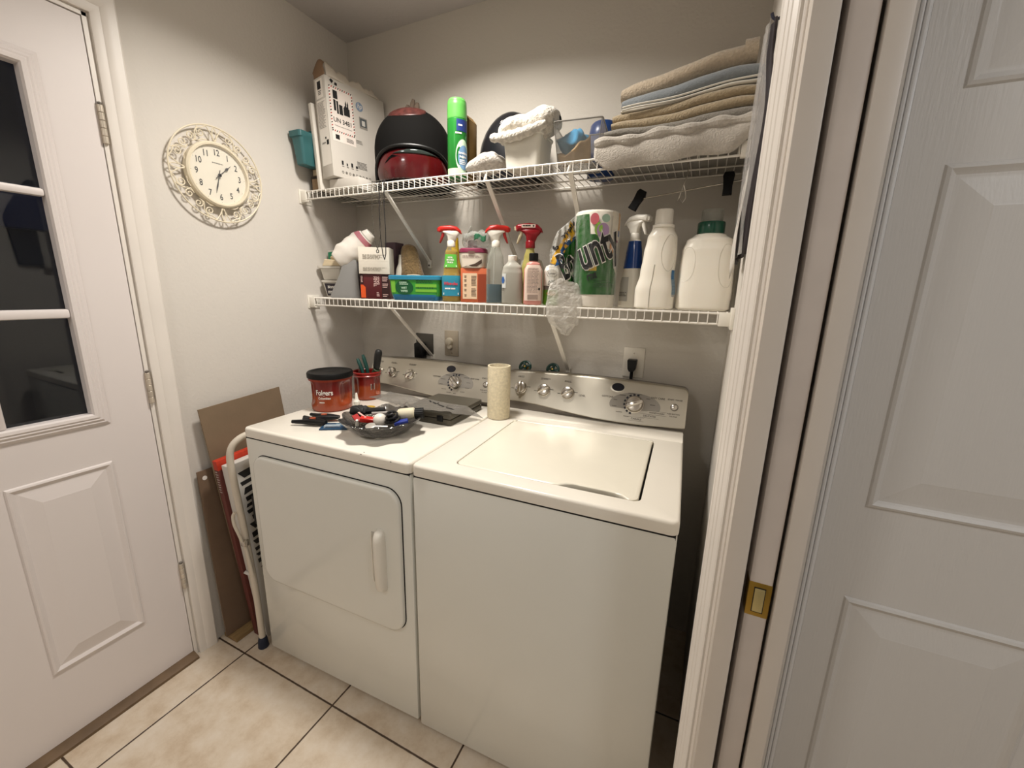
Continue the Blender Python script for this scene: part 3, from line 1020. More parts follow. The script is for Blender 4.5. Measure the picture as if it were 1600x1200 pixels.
for k in range(12):
    a = math.radians(90 - 30 * (k + 1))
    put(nm, text(str(k + 1), 0.028, 0.0004, 0.78), lambda u, v: M0 @ Vector((0.0715 * math.cos(a) + u, 0.0715 * math.sin(a) + v, 0.0196)))
    put(nm, disc(0.0885 * math.cos(a), 0.0885 * math.sin(a), 0.0009, 8), lambda u, v: M0 @ Vector((u, v, 0.0196)))
nm.build('numerals', ink, t, smooth=0)
lg = MB()
put(lg, lines(-0.018, 0.018, -0.002, 0.002, 1, 0.2, 0.0), lambda u, v: M0 @ Vector((u, v + 0.038, 0.0196)))
lg.build('maker_line', grey_ink, t, smooth=0)
def hand(name, ang, ln, wv, z, spade):
    a = math.radians(90 - ang)
    c, s_ = math.cos(a), math.sin(a)
    out = [(-0.018, -wv * 0.5), (-0.018, wv * 0.5), (0.0, wv * 0.7)]
    if spade:
        out += [(ln * 0.5, wv * 0.5), (ln * 0.58, wv * 2.6), (ln * 0.66, wv * 2.2), (ln * 0.74, wv * 0.6), (ln, 0), (ln * 0.74, -wv * 0.6), (ln * 0.66, -wv * 2.2), (ln * 0.58, -wv * 2.6), (ln * 0.5, -wv * 0.5)]
    else:
        out += [(ln * 0.35, wv * 0.6), (ln * 0.6, wv * 1.4), (ln, 0), (ln * 0.6, -wv * 1.4), (ln * 0.35, -wv * 0.6)]
    out += [(0.0, -wv * 0.7)]
    mb = MB().prism([(c * p - s_ * q, s_ * p + c * q) for p, q in out], z, z + 0.0012, 'z', M=M0)
    if spade:
        mb.lathe([(0.006, z + 0.001), (0.006, z + 0.003), (0.003, z + 0.0045)], 16, M=M0)
    mb.build(name, ink, t, smooth=0)
hand('minute_hand', 195, 0.062, 0.0016, 0.0215, False)
hand('hour_hand', 47, 0.060, 0.0018, 0.0235, True)
MB().lathe([(0.094, 0.0272), (0.0001, 0.0276)], 48, M=M0, caps=False).build('lens', film('clock_lens', '#ffffff', 0.03, 0.05), t)

# ================================================================== things on the upper shelf
card_white = mat('white_cardboard', '#c9c3ba', 0.7, var=0.03, vscale=10)
card_brown = mat('brown_cardboard', '#8a6f56', 0.8, var=0.12, vscale=18)

t = thing('picture_frame', 'dark-edged flat frame lying at left end of upper shelf', 'frame', (0.075, -0.15, UZ))
MB().box(-0.05, 0.012, -0.125, 0.12, 0, 0.062, 0.002).build('frame_edge', mat('dark_frame_wood', '#2c241e', 0.5), t)
MB().box(-0.042, 0.006, -0.1262, -0.12, 0.008, 0.052, 0.001).build('backing', mat('tan_backing', '#8d7458', 0.75, var=0.15, vscale=30), t)
t = tag(MB().box(-0.045, 0.008, -0.12, 0.12, 0.0, 0.030, 0.003).build('book', mat('tan_cover', '#6a5443', 0.6, var=0.15, vscale=30)), 'thin brown book lying on the dark-edged frame', 'book')
t.location = (0.078, -0.15, UZ + 0.0625)
pg_ = MB().box(-0.041, 0.005, -0.1206, -0.11, 0.004, 0.026).build('pages', mat('paper_edge', '#b9a68a', 0.8), t, smooth=0)
t = thing('plastic_bin', 'teal translucent plastic bin left of the laptop box', 'bin', (0.061, -0.19, UZ + 0.093))
b = MB()
rr = []
for z, k in ((0.0, 0.0), (0.002, 0.004), (0.07, 0.010), (0.10, 0.013), (0.102, 0.019), (0.122, 0.020), (0.124, 0.017)):
    rr.append([(a, c, z) for a, c in rrect(-0.035 - k, 0.010 + k * 0.2, -0.145 - k, 0.16, 0.012)])
for z, k in ((0.120, 0.010), (0.01, 0.001)):
    rr.append([(a, c, z) for a, c in rrect(-0.035 - k, 0.010 + k * 0.2, -0.145 - k, 0.155, 0.010)])
b.loft(rr)
b.build('tub', mat('teal_plastic', '#37686b', 0.3, sss=0.1), t)
MB().box(-0.03, 0.008, -0.09, 0.10, 0.01, 0.145, 0.008).build('cloth', mat('teal_cloth', '#2f6d72', 0.8, bump=0.5, bscale=90), t)

t = tag(MB().box(-0.075, 0.085, -0.118, 0.118, 0.0, 0.040, 0.002).build('flat_box', card_white), 'flat white carton under the tall laptop box', 'box')
t.location = (0.215, -0.163, UZ)
t = thing('box', 'thin plain white carton standing left of the laptop box', 'box', (0.119, -0.165, UZ), rot=(0, -0.085, -0.16))
MB().box(-0.007, 0.012, -0.135, 0.13, 0, 0.33, 0.0015).build('carton', mat('plain_white_card', '#e2dcd2', 0.65), t)

t = thing('laptop_box', 'white laptop carton standing on edge with battery warning label and torn top', 'box', (0.180, -0.165, UZ + 0.0445), rot=(0, -0.055, -0.16))
HX0, HX1, HY0, HY1, HZ = -0.037, 0.037, -0.138, 0.146, 0.365
MB().box(HX0, HX1, HY0, HY1, 0, HZ, 0.0012).build('carton', card_white, t)
f = MB()
f.grid(lambda u, v: (HX0 + 0.004 + (HX1 - HX0 - 0.006) * u + 0.004 * math.sin(6 * v), HY0 + 0.002 - 0.012 * v + 0.016 * v * v, HZ + (0.045 + 0.022 * math.sin(PI * u)) * v - 0.012 * (1 - u) * v), 8, 6)
f.build('end_flap', card_brown, t, solid=0.003)
f = MB()
f.grid(lambda u, v: (HX1 - 0.002 - 0.012 * v + 0.005 * math.sin(9 * u + v), HY0 + 0.01 + 0.25 * u, HZ - 0.002 + (0.048 * (1 - 0.55 * u) + 0.006 * math.sin(23 * u) + 0.004 * math.sin(51 * u)) * v), 30, 4)
f.build('side_flap', mat('torn_card', '#cfc6b9', 0.75), t, solid=0.003)
f = MB()
f.grid(lambda u, v: (HX0 + 0.003 + 0.010 * v, HY0 + 0.06 + 0.20 * u, HZ - 0.002 + (0.035 + 0.008 * math.sin(17 * u)) * v), 20, 4)
f.build('back_flap', card_brown, t, solid=0.003)
sf = lambda o=0.0008: (lambda u, v: (HX1 + o, u, v))
p = MB()
put(p, quad(-0.125, -0.018, 0.165, 0.335), sf(0.0004))
for v0, v1 in ((0.135, 0.165),):
    put(p, quad(-0.125, -0.018, v0, v1), sf(0.0004))
p.build('warning_label', mat('label_paper', '#eadfd6', 0.6), t, smooth=0)
p = MB()
rk = random.Random(3)
n = 11
for k in range(n):
    u = -0.125 + 0.107 * k / n
    for v0 in (0.170, 0.329):
        put(p, ([(u, v0), (u + 0.0045, v0), (u + 0.0075, v0 + 0.006), (u + 0.003, v0 + 0.006)], [(0, 1, 2, 3)]), sf(), k % 2)
n = 14
for k in range(n):
    v = 0.176 + 0.153 * k / n
    for u0 in (-0.125, -0.024):
        put(p, ([(u0, v), (u0 + 0.006, v + 0.003), (u0 + 0.006, v + 0.0075), (u0, v + 0.0045)], [(0, 1, 2, 3)]), sf(), k % 2)
p.build('hatched_border', [ink, mat('hatch_red', '#b0413a', 0.6)], t, smooth=0)
p = MB()
put(p, text('UN 3481', 0.024, 0.0004, 0.95), lambda u, v: (HX1 + 0.0009, -0.072 + u, 0.214 + v))
put(p, text('Telephone number for information', 0.0062, 0, 0.9), lambda u, v: (HX1 + 0.0009, -0.072 + u, 0.194 + v))
for u0, u1, v0, v1 in ((-0.108, -0.088, 0.292, 0.322), (-0.108, -0.098, 0.248, 0.288), (-0.095, -0.087, 0.240, 0.286), (-0.084, -0.068, 0.240, 0.276), (-0.064, -0.036, 0.243, 0.272), (-0.060, -0.040, 0.272, 0.278)):
    put(p, quad(u0, u1, v0, v1), sf(0.0009))
for du in (0, 0.009):
    put(p, ([(-0.056 + du, 0.278), (-0.050 + du, 0.278), (-0.049 + du, 0.288), (-0.052 + du, 0.300), (-0.056 + du, 0.288)], [(0, 1, 2, 3, 4)]), sf(0.0009))
put(p, lines(-0.062, -0.022, 0.142, 0.158, 4, 0.5, 0.3), sf(0.0009))
put(p, quad(-0.112, -0.094, 0.143, 0.160), sf(0.0009))
put(p, ([(-0.118, 0.352), (-0.108, 0.343), (-0.100, 0.354), (-0.110, 0.360)], [(0, 1, 2, 3)]), sf(0.0009))
put(p, ([(-0.098, 0.343), (-0.086, 0.341), (-0.084, 0.351), (-0.094, 0.353)], [(0, 1, 2, 3)]), sf(0.0009))
for k, w_ in enumerate((0.008, 0.006, 0.009, 0.009)):
    u = -0.095 + 0.022 * k
    put(p, quad(u, u + w_, 0.050, 0.060 if k % 2 else 0.066), sf(0.0009))
    put(p, quad(u, u + 0.010, 0.044, 0.046), sf(0.0009))
put(p, lines(-0.02, 0.03, 0.05, 0.08, 6, 0.6, 0.2), sf(0.0009))
p.build('lettering', ink, t, smooth=0)
p = MB()
for k in range(9):
    u = -0.098 + 0.0165 * k
    c_ = disc(u + 0.005, 0.022, 0.0052, 10)
    h_ = [(u + 0.005 + 0.0032 * math.cos(2 * PI * i / 10), 0.022 + 0.0032 * math.sin(2 * PI * i / 10)) for i in range(10)]
    put(p, (c_[0] + h_, [(i, (i + 1) % 10, 10 + (i + 1) % 10, 10 + i) for i in range(10)] + ([(10, 12, 15, 17)] if k % 2 else [])), sf(0.0009))
put(p, lines(-0.015, 0.015, 0.150, 0.166, 3, 0.5, 0.2), sf(0.0009))
p.build('icon_row', grey_ink, t, smooth=0)
p = MB()
put(p, disc(0.014, 0.300, 0.0175, 32), sf(0.0009))
p.build('round_logo', mat('logo_blue', '#7d8fa6', 0.5), t, smooth=0)
p = MB()
put(p, text('hp', 0.026, 0.0004, 0.9, 0.25), lambda u, v: (HX1 + 0.0014, 0.014 + u, 0.302 + v))
p.build('logo_lettering', mat('logo_white', '#d6d0c8', 0.5), t, smooth=0)
p = MB()
put(p, quad(0.008, 0.048, 0.218, 0.262), sf(0.0007))
put(p, quad(0.012, 0.044, 0.226, 0.258), sf(0.0011), 1)
put(p, quad(0.020, 0.036, 0.230, 0.250), sf(0.0015), 2)
p.build('picture_print', [mat('print_grey', '#8f8a82', 0.6), mat('print_dark', '#4c5257', 0.6), mat('print_light', '#ccc8c0', 0.6)], t, smooth=0)
ef = lambda o=0.0008: (lambda u, v: (u, HY0 - o, v))
p = MB()
put(p, quad(-0.026, 0.020, 0.290, 0.358), ef(0.0004))
put(p, quad(-0.028, 0.033, 0.045, 0.284), ef(0.0004))
p.build('end_label', mat('label_white', '#efe9e0', 0.6), t, smooth=0)
p = MB()
put(p, quad(-0.014, 0.008, 0.322, 0.350), ef(0.0009))
put(p, lines(-0.012, 0.012, 0.300, 0.316, 3, 0.5, 0.3), ef(0.0009))
put(p, quad(0.014, 0.028, 0.118, 0.136), ef(0.0009))
put(p, quad(0.006, 0.014, 0.140, 0.148), ef(0.0009))
put(p, text('170 SPI', 0.009, 0.0002, 0.9), lambda u, v: (-0.006 + u, HY0 - 0.0009, 0.127 + v))
p.build('end_print', ink, t, smooth=0)
p = MB()
put(p, lines(-0.024, 0.026, 0.180, 0.276, 20, 0.5, 0.35), ef(0.0009))
p.build('small_print', mat('small_print_grey', '#97918a', 0.6), t, smooth=0)

# --- full-face helmet
t = thing('motorcycle_helmet', 'big black and red full-face helmet beside the laptop box', 'helmet', (0.488, -0.165, UZ), 0.55)
hblk = mat('helmet_black', '#0c0b0a', 0.9, spec=0.12, bump=0.05, bscale=200)
hred = mat('helmet_red', '#4a0b0f', 0.16, coat=0.6, var=0.35, vscale=14)
def helm(th, z, o=0.0):
    # th measured from the front (-y), positive to the right
    R_ = 0.148
    t_ = z / 0.285
    w = math.sqrt(max(0.0, 1 - max(0.0, (t_ - 0.44) / 0.56) ** 2.25)) if t_ > 0.44 else 1 - 0.06 * ((0.44 - t_) / 0.44) ** 2
    x = (R_ * w + o) * math.sin(th)
    y = -(0.128 * w + o) * math.cos(th)
    return Vector((x, y, z + (o if t_ > 0.9 else 0)))
N = 64
sh = MB()
zs = [0.0, 0.004, 0.02, 0.05, 0.08, 0.11, 0.14, 0.17, 0.20, 0.225, 0.245, 0.26, 0.272, 0.279, 0.2835, 0.285]
sh.loft([[helm(2 * PI * j / N, z, -0.006) for j in range(N)] for z in zs])
sh.build('lining', mat('helmet_lining', '#151414', 0.9), t)
# black hood over the shell with a swept opening in front
def arch(th):
    a = abs(th) / 1.30
    return 0.122 * math.sqrt(max(0.0, 1 - min(1.0, a) ** 2.6)) if a < 1 else 0.0
rings = []
ths = [-PI + 2 * PI * j / 96 for j in range(97)]
hd2 = MB()
hd2.grid(lambda u, v: helm(-PI + 2 * PI * u, arch(-PI + 2 * PI * u) * (1 - v) + 0.284 * v, 0.0005 + 0.004 * (1 - v) ** 8), 96, 30)
hd2.build('hood', hblk, t, solid=0.003, soff=1)
ed = MB()
ed.tube([helm(th, arch(th) + 0.002, 0.006) for th in [-1.32 + 2.64 * k / 40 for k in range(41)]], 0.006, 8)
ed.build('opening_rim', mat('helmet_rim', '#0e0e0e', 0.45), t)
ch = MB()
ch.grid(lambda u, v: helm(-1.15 + 2.3 * u, 0.012 + v * 0.83 * arch(-1.15 + 2.3 * u) * (1 - 0.0 * u), 0.004 * math.sin(PI * v)), 40, 16)
ch.build('chin_guard', hred, t, solid=0.003)
vz = MB()
vz.grid(lambda u, v: helm(-0.45 + 1.35 * u, 0.098 + 0.014 * v * math.sin(PI * min(1, u * 1.2)), 0.005), 24, 3)
vz.build('visor', mat('smoke_visor', '#2b322f', 0.1), t, solid=0.002)
vn = MB()
for k in range(3):
    vn.tube([helm(-0.85 + 0.05 * k, 0.055 + 0.01 * k, 0.004), helm(-0.62 + 0.08 * k, 0.075 + 0.008 * k, 0.005), helm(-0.40 + 0.10 * k, 0.092 - 0.004 * k, 0.004)], [0.0005, 0.003, 0.0005], 6)
vn.build('vent_lines', hblk, t)
cr = MB()
cr.grid(lambda u, v: helm(-1.75 + 2.6 * u, 0.2846 - 0.064 * math.sin(PI * u) ** 0.6 * (1 - v) * (0.6 + 0.4 * u), 0.0045), 40, 8)
cr.build('crest', mat('helmet_crest', '#4a2420', 0.4, var=0.6, vscale=70), t, solid=0.002)

# --- green spray can
t = thing('spray_can', 'tall bright green aerosol spray can on upper shelf', 'spray can', (0.738, -0.24, UZ), 0.4)
B = Body([(0, 0.0325, 0.0325), (0.004, 0.035, 0.035), (0.190, 0.035, 0.035), (0.194, 0.0345, 0.0345)], False)
B.mesh().build('can', mat('can_green', '#267a30', 0.25, metal=0.2), t)
CP = Body([(0.192, 0.0345, 0.0345), (0.194, 0.0352, 0.0352), (0.235, 0.0345, 0.0345), (0.250, 0.033, 0.033), (0.257, 0.0295, 0.0295), (0.260, 0.022, 0.022)])
CP.mesh().build('cap', mat('cap_green', '#549a48', 0.3, sss=0.1), t)
p = B.patch(-85, -5, 0.150, 0.188, mi=0)
p.build('blue_emblem', mat('can_navy', '#23356f', 0.35), t)
p = B.patch(-150, -30, 0.008, 0.030)
p.build('pale_band', mat('can_pale', '#bcd7b0', 0.35), t)
p = MB()
pts = []
p.add([B.pt(math.radians(-45 + 46 * math.cos(a)), 0.070 + 0.055 * math.sin(a), 0.0009) for a in [2 * PI * k / 32 for k in range(32)]] + [B.pt(math.radians(-45), 0.07, 0.0012)], [(k, (k + 1) % 32, 32) for k in range(32)])
p.build('foam_swirl', mat('can_mint', '#c4dfc2', 0.35), t)
p = MB()
p.add([B.pt(math.radians(-41 + 36 * math.cos(a)), 0.066 + 0.040 * math.sin(a), 0.0015) for a in [2 * PI * k / 32 for k in range(32)]] + [B.pt(math.radians(-41), 0.066, 0.0018)], [(k, (k + 1) % 32, 32) for k in range(32)])
p.build('blue_oval', mat('can_blue', '#6d93b8', 0.35), t)
p = MB()
B.wrap(text('Scrubbing', 0.010, 0.0003, 0.9), -46, 0.080, 0.0022, mb=p)
B.wrap(text('Bubbles', 0.010, 0.0003, 0.9), -46, 0.068, 0.0022, mb=p)
B.wrap(lines(-0.013, 0.013, -0.012, 0.006, 3, 0.5, 0.3), -46, 0.052, 0.0022, mb=p)
B.wrap(lines(-0.012, 0.012, -0.003, 0.003, 1, 0.2, 0.1), -72, 0.143, 0.0016, mb=p)
B.wrap(lines(-0.008, 0.008, -0.003, 0.003, 1, 0.2, 0.1), -62, 0.168, 0.0016, mb=p)
p.build('lettering', white_ink, t, smooth=0)
t = thing('box', 'amber carton behind the green spray can', 'box', (0.733, -0.165, UZ), 0.0)
b = MB().box(-0.028, 0.028, -0.028, 0.028, 0, 0.21, 0.002)
b.prism([(-0.028, 0.21), (0.028, 0.21), (0.010, 0.232), (-0.010, 0.232)], -0.027, 0.027, 'y')
b.build('carton', mat('amber_card', '#7d6030', 0.55, var=0.1, vscale=20), t)

# --- round black helmet
t = thing('bicycle_helmet', 'plain round black helmet behind the white tub', 'helmet', (0.878, -0.088, UZ), 0.0)
hb = mat('gloss_black_shell', '#15161a', 0.3, coat=0.3)
s_ = MB()
s_.loft([[((0.128 * w) * math.cos(2 * PI * j / 48), (0.078 * w) * math.sin(2 * PI * j / 48), z) for j in range(48)] for z, w in [(0.0, 0.93), (0.006, 0.96), (0.06, 1.0), (0.11, 0.99), (0.15, 0.92), (0.185, 0.80), (0.21, 0.66), (0.23, 0.50), (0.243, 0.34), (0.251, 0.18), (0.254, 0.05)]])
s_.build('shell', hb, t)
s_ = MB()
s_.tube([(0.130 * math.cos(2 * PI * j / 48), 0.079 * math.sin(2 * PI * j / 48), 0.006) for j in range(48)], 0.005, 8, cyc=True)
s_.build('edge_trim', black_soft, t)
def hsurf(u, v):
    x = 0.006 + u * 0.9
    z = 0.209 + v * 0.75 + u * 0.20
    w = 0.78
    k = max(0.0, 1 - (x / 0.128) ** 2 - max(0, (z - 0.075) / 0.181) ** 2)
    return (x, -0.078 * math.sqrt(k) - 0.0045, z)
p = MB()
put(p, text('scala', 0.028, 0.0, 0.95, 0.3), hsurf)
p.build('lettering', white_ink, t, smooth=0)

# --- fuzzy cloths, tub, clear bin
def terry(name, c, amp=0.9, sc_=170, var=0.25):
    return mat(name, c, 0.95, bump=amp, bscale=sc_, var=var, vscale=sc_ * 0.6, sheen=0.4, bdist=0.006)
fz = terry('grey_fleece', '#b8b0a6')
t = tag(MB().sphere((0, 0, 0), (0.080, 0.045, 0.030), N=36, K=18, fn=lambda p: p + Vector((0, 0, 0.010 * math.sin(22 * p.x + 1) + wob(p, 0.004, 60) + 0.029)) if p.z > -0.02 else Vector((p.x, p.y, max(0.0, p.z + 0.030)))).build('cleaning_mitt', fz), 'small grey fleecy cloth lying on the front of the upper shelf', 'cloth')
t.location = (0.866, -0.255, UZ)
t = thing('storage_tub', 'white square tub with a fleecy towel stuffed on top', 'tub', (1.014, -0.236, UZ), 0.0)
b = MB()
rr = [[(a, c, z) for a, c in rrect(-x, x, -y, y, 0.014)] for z, x, y in ((0, 0.056, 0.050), (0.003, 0.059, 0.053), (0.095, 0.067, 0.060), (0.098, 0.070, 0.063), (0.104, 0.070, 0.063), (0.104, 0.066, 0.059), (0.01, 0.056, 0.05))]
b.loft(rr)
b.build('tub', mat('tub_white', '#dcd8cc', 0.4), t)
t = thing('folded_towel', 'grey and white fleecy towel draped over the white tub', 'towel', (1.014, -0.236, UZ + 0.082), 0.0)
def drape(u, v):
    x = -0.100 + 0.210 * u
    a = 2 * PI * v
    ry = 0.072 + 0.006 * math.sin(7 * u)
    rz = 0.034 + 0.012 * u + 0.005 * math.sin(11 * u)
    e = max(0.02, 1 - abs(2 * u - 1) ** 5) ** 0.5
    p = Vector((x, ry * e * math.cos(a), 0.040 + 0.026 * u + rz * e * math.sin(a) * (1.0 if math.sin(a) > 0 else 0.9)))
    p.z += wob(p, 0.003, 70) - 0.014 * math.exp(-((a - 4.2) ** 2) / 0.25)
    return tuple(p)
MB().grid(drape, 44, 32).build('fleece', terry('white_fleece', '#cfc8bc', 1.0, 120, 0.3), t)
MB().tube([(-0.106 + 0.19 * q / 16, -0.060 - 0.016 * math.sin(PI * q / 16), 0.018 + 0.020 * (q / 16) ** 2 - 0.012 * math.sin(PI * q / 16)) for q in range(17)], [0.008 + 0.009 * math.sin(PI * (q + 1) / 18) ** 0.5 + 0.002 * math.sin(2.3 * q) for q in range(17)], 14).build('rolled_hem', terry('white_fleece', '#cfc8bc'), t)
t = thing('clear_bin', 'clear plastic bin holding blue and beige cloths', 'bin', (1.186, -0.205, UZ), 0.1)
b = MB()
rr = [[(a, c, z) for a, c in rrect(-x, x, -y, y, 0.008)] for z, x, y in ((0, 0.060, 0.055), (0.003, 0.062, 0.057), (0.122, 0.076, 0.070), (0.125, 0.078, 0.072), (0.125, 0.0745, 0.0685), (0.003, 0.060, 0.055))]
b.loft(rr)
b.build('bin', film('clear_bin_plastic', '#a8a39a', 0.14, 0.06), t)
e = MB()
e.tube([(a, c, 0.1245) for a, c in rrect(-0.0765, 0.0765, -0.0705, 0.0705, 0.009)], 0.0024, 6, cyc=True)
e.tube([(a, c, 0.0015) for a, c in rrect(-0.061, 0.061, -0.056, 0.056, 0.008)], 0.0015, 6, cyc=True)
for sx, sy in ((-1, -1), (1, -1)):
    e.tube([(sx * 0.060, sy * 0.055, 0.003), (sx * 0.0745, sy * 0.0685, 0.124)], 0.0012, 6)
e.build('bin_edges', film('clear_edge', '#8f8c86', 0.75, 0.1), t)
bl = mat('sky_blue_cloth', '#3a8db8', 0.85, bump=0.6, bscale=60, var=0.2, vscale=30)
t = tag(MB().sphere((0, 0, 0.036), (0.052, 0.040, 0.034), N=32, K=16, fn=lambda p: p + Vector((wob(p, 0.004, 70, 1), wob(p, 0.005, 75, 2), wob(p, 0.009, 80)))).build('cloth', bl, smooth=180), 'crumpled sky blue cloth inside the clear bin', 'cloth')
t.location = (1.160, -0.200, UZ + 0.046)
bg = mat('beige_cloth', '#b39a78', 0.9, bump=0.6, bscale=90, var=0.2, vscale=40)
t = tag(MB().grid(lambda u, v: (-0.052 + 0.104 * u, -0.022 + 0.006 * math.sin(8 * u) - 0.02 * v, 0.006 + (0.028 + 0.066 * max(0, u - 0.42) ** 0.7) * v + 0.003 * math.sin(20 * u)), 24, 8).build('cloth', bg, solid=0.016), 'folded beige cloth standing at the front of the clear bin', 'cloth')
t.location = (1.178, -0.214, UZ + 0.003)
t = thing('round_container', 'dark blue round container between clear bin and towels', 'container', (1.225, -0.066, UZ))
MB().lathe([(0.044, 0), (0.048, 0.003), (0.050, 0.13), (0.051, 0.135), (0.044, 0.17), (0.036, 0.178)], 36).build('tub', mat('navy_plastic', '#1c3a70', 0.3), t)

# --- the stack of towels
def folded_towel(label, loc, m, wid, dep, layers, seed, t0=0.0, t1=0.0):
    """a towel folded so that its rounded front edge shows: closed cross-sections swept across the width"""
    t = thing('bath_towel', label, 'towel', loc, 0, 'folded bath towels')
    tot = sum(q[0] for q in layers)
    h = 0.0
    for j, (th, dd, mm) in enumerate(layers):
        n = 30
        rings = []
        for i in range(n + 1):
            u = i / n
            x = -wid / 2 + wid * u
            up = lambda q: q + (t0 + (t1 - t0) * q / tot) * u
            h0, h1 = up(h + 0.0006), up(h + th)
            r, zc = (h1 - h0) / 2, (h0 + h1) / 2
            e = 0.75 + 0.25 * min(1.0, 9 * min(u, 1 - u)) ** 0.5
            sec = []
            for k in range(13):
                a = PI / 2 + PI * k / 12
                sec.append((-dep + dd + r + r * math.cos(a) * (1.1 + 0.35 * math.sin(4 * u + seed + j)), zc + r * e * math.sin(a)))
            sec += [(0.0, zc - r * 0.95), (0.0, zc + r * 0.95)]
            res = []
            for y, z in sec:
                f_ = max(0.0, -y / dep)
                w_ = (0.0026 * math.sin(9 * u + 1.0) + 0.0007 * math.sin(23 * u + 2 * seed)) * f_
                res.append((x + 0.003 * math.sin(30 * z + seed), y - 0.006 * math.sin(5 * u + seed + j) * f_, z + w_))
            rings.append(res)
        MB().loft(rings).build('fold' if j else 'lower_fold', mm or m, t, smooth=60)
        h += th
    return t, h
tw_grey = terry('taupe_terry', '#837d73', 0.6, 260, 0.12)
tw_pale = terry('pale_terry', '#b8b0a5', 0.6, 260, 0.12)
tw_tan = terry('tan_terry', '#a59478', 0.6, 240, 0.14)
tw_blue = terry('slate_terry', '#80868a', 0.4, 300, 0.06)
tw_trim = mat('towel_trim', '#d4cfc4', 0.9, bump=0.2, bscale=200)
tw_top = terry('sand_terry', '#b8a892', 0.6, 220, 0.14)
z0 = UZ + 0.001
# bottom towel with a pale rolled front edge hanging a little over the lip
t1, h = folded_towel('bottom towel of the stack, pale grey with loose front edge over the shelf lip', (1.474, -0.005, z0), tw_grey, 0.395, 0.300, [(0.020, 0.0, None), (0.024, 0.004, None)], 1.0, 0.0, 0.010)
def lip_fn(u, v):
    x = -0.207 + 0.404 * u
    y = -0.316 - 0.010 * math.sin(PI * v) - 0.003 * math.sin(14 * u)
    ht = 0.072 * min(1, 7 * u + 0.30) ** 0.5 * (1 - 0.45 * max(0, (u - 0.90) / 0.10)) 
    z = 0.028 + 0.020 * u - ht * v + 0.003 * math.sin(18 * u + 2 * v)
    return (x, y, z)
MB().grid(lip_fn, 44, 10).build('loose_edge', tw_pale, t1, solid=0.009, smooth=80)
MB().tube([(-0.207 + 0.404 * q / 30, -0.321 - 0.003 * math.sin(14 * q / 30), 0.028 + 0.020 * q / 30 + 0.003 * math.sin(18 * q / 30)) for q in range(31)], [0.0125 + 0.003 * math.sin(q * 1.1) for q in range(31)], 10).build('rolled_hem', tw_pale, t1)
z0 += h
t2, h = folded_towel('thick dark taupe towel, second from the bottom of the stack', (1.480, -0.005, z0), tw_grey, 0.392, 0.298, [(0.026, 0.004, None)], 2.3, 0.010, 0.018)
z0 += h
t3, h = folded_towel('tan towel in two thick folds, in the middle of the stack', (1.488, -0.005, z0), tw_tan, 0.372, 0.285, [(0.024, 0.0, None), (0.025, 0.010, None)], 3.1, 0.018, 0.026)
z0 += h
t4, h = folded_towel('slate blue towel with white edging, second from the top', (1.503, -0.005, z0), tw_blue, 0.356, 0.270, [(0.007, -0.004, tw_trim), (0.034, 0.0, None)], 4.0, 0.026, 0.040)
for zz, tt in ((0.0035, 0.027), (0.0105, 0.030)):
    MB().tube([(-0.175 + 0.35 * q / 24, -0.278, zz + tt * q / 24 + 0.0028 * math.sin(9 * q / 24 + 1.0)) for q in range(25)], 0.0026, 6).build('white_edging', tw_trim, t4)
z0 += h
t5, h = folded_towel('sand-coloured towel with turned-up end, on top of the stack', (1.488, -0.005, z0), tw_top, 0.345, 0.250, [(0.042, 0.0, None)], 5.2, 0.040, 0.058)
rl = MB()
rl.tube([(0.142 + 0.032 * q / 8, -0.228, 0.026 + 0.049) for q in range(9)], 0.030, 16)
rl.build('rolled_end', tw_top, t5)
t = thing('folder', 'black folder standing between the towels and right wall', 'folder', (1.684, -0.14, UZ))
t.location.x = 1.683
MB().box(-0.004, 0.0035, -0.115, 0.12, 0.002, 0.155, 0.001).build('cover', mat('black_card', '#1b1a1a', 0.6), t)

# --- a work glove propped behind the big helmet
gl = MB()
for k, (x, hh) in enumerate(((-0.03, 0.05), (-0.008, 0.075), (0.016, 0.066), (0.036, 0.045))):
    gl.tube([(x * 0.7, 0, 0.12), (x, 0.0, 0.16), (x * 1.05, -0.003, 0.16 + hh * 0.8), (x * 1.06, -0.004, 0.16 + hh)], [0.013, 0.0125, 0.011, 0.006], 12)
gl.sphere((0, 0, 0.08), (0.046, 0.018, 0.085), N=24, K=14)
t = tag(gl.build('work_glove', mat('beige_leather', '#8a7a6c', 0.8, bump=0.3, bscale=80)), 'beige work glove, fingers up, between the laptop box and red helmet', 'glove')
t.location = (0.322, -0.018, UZ + 0.17)
t.rotation_euler = (0, 0.3, 0)

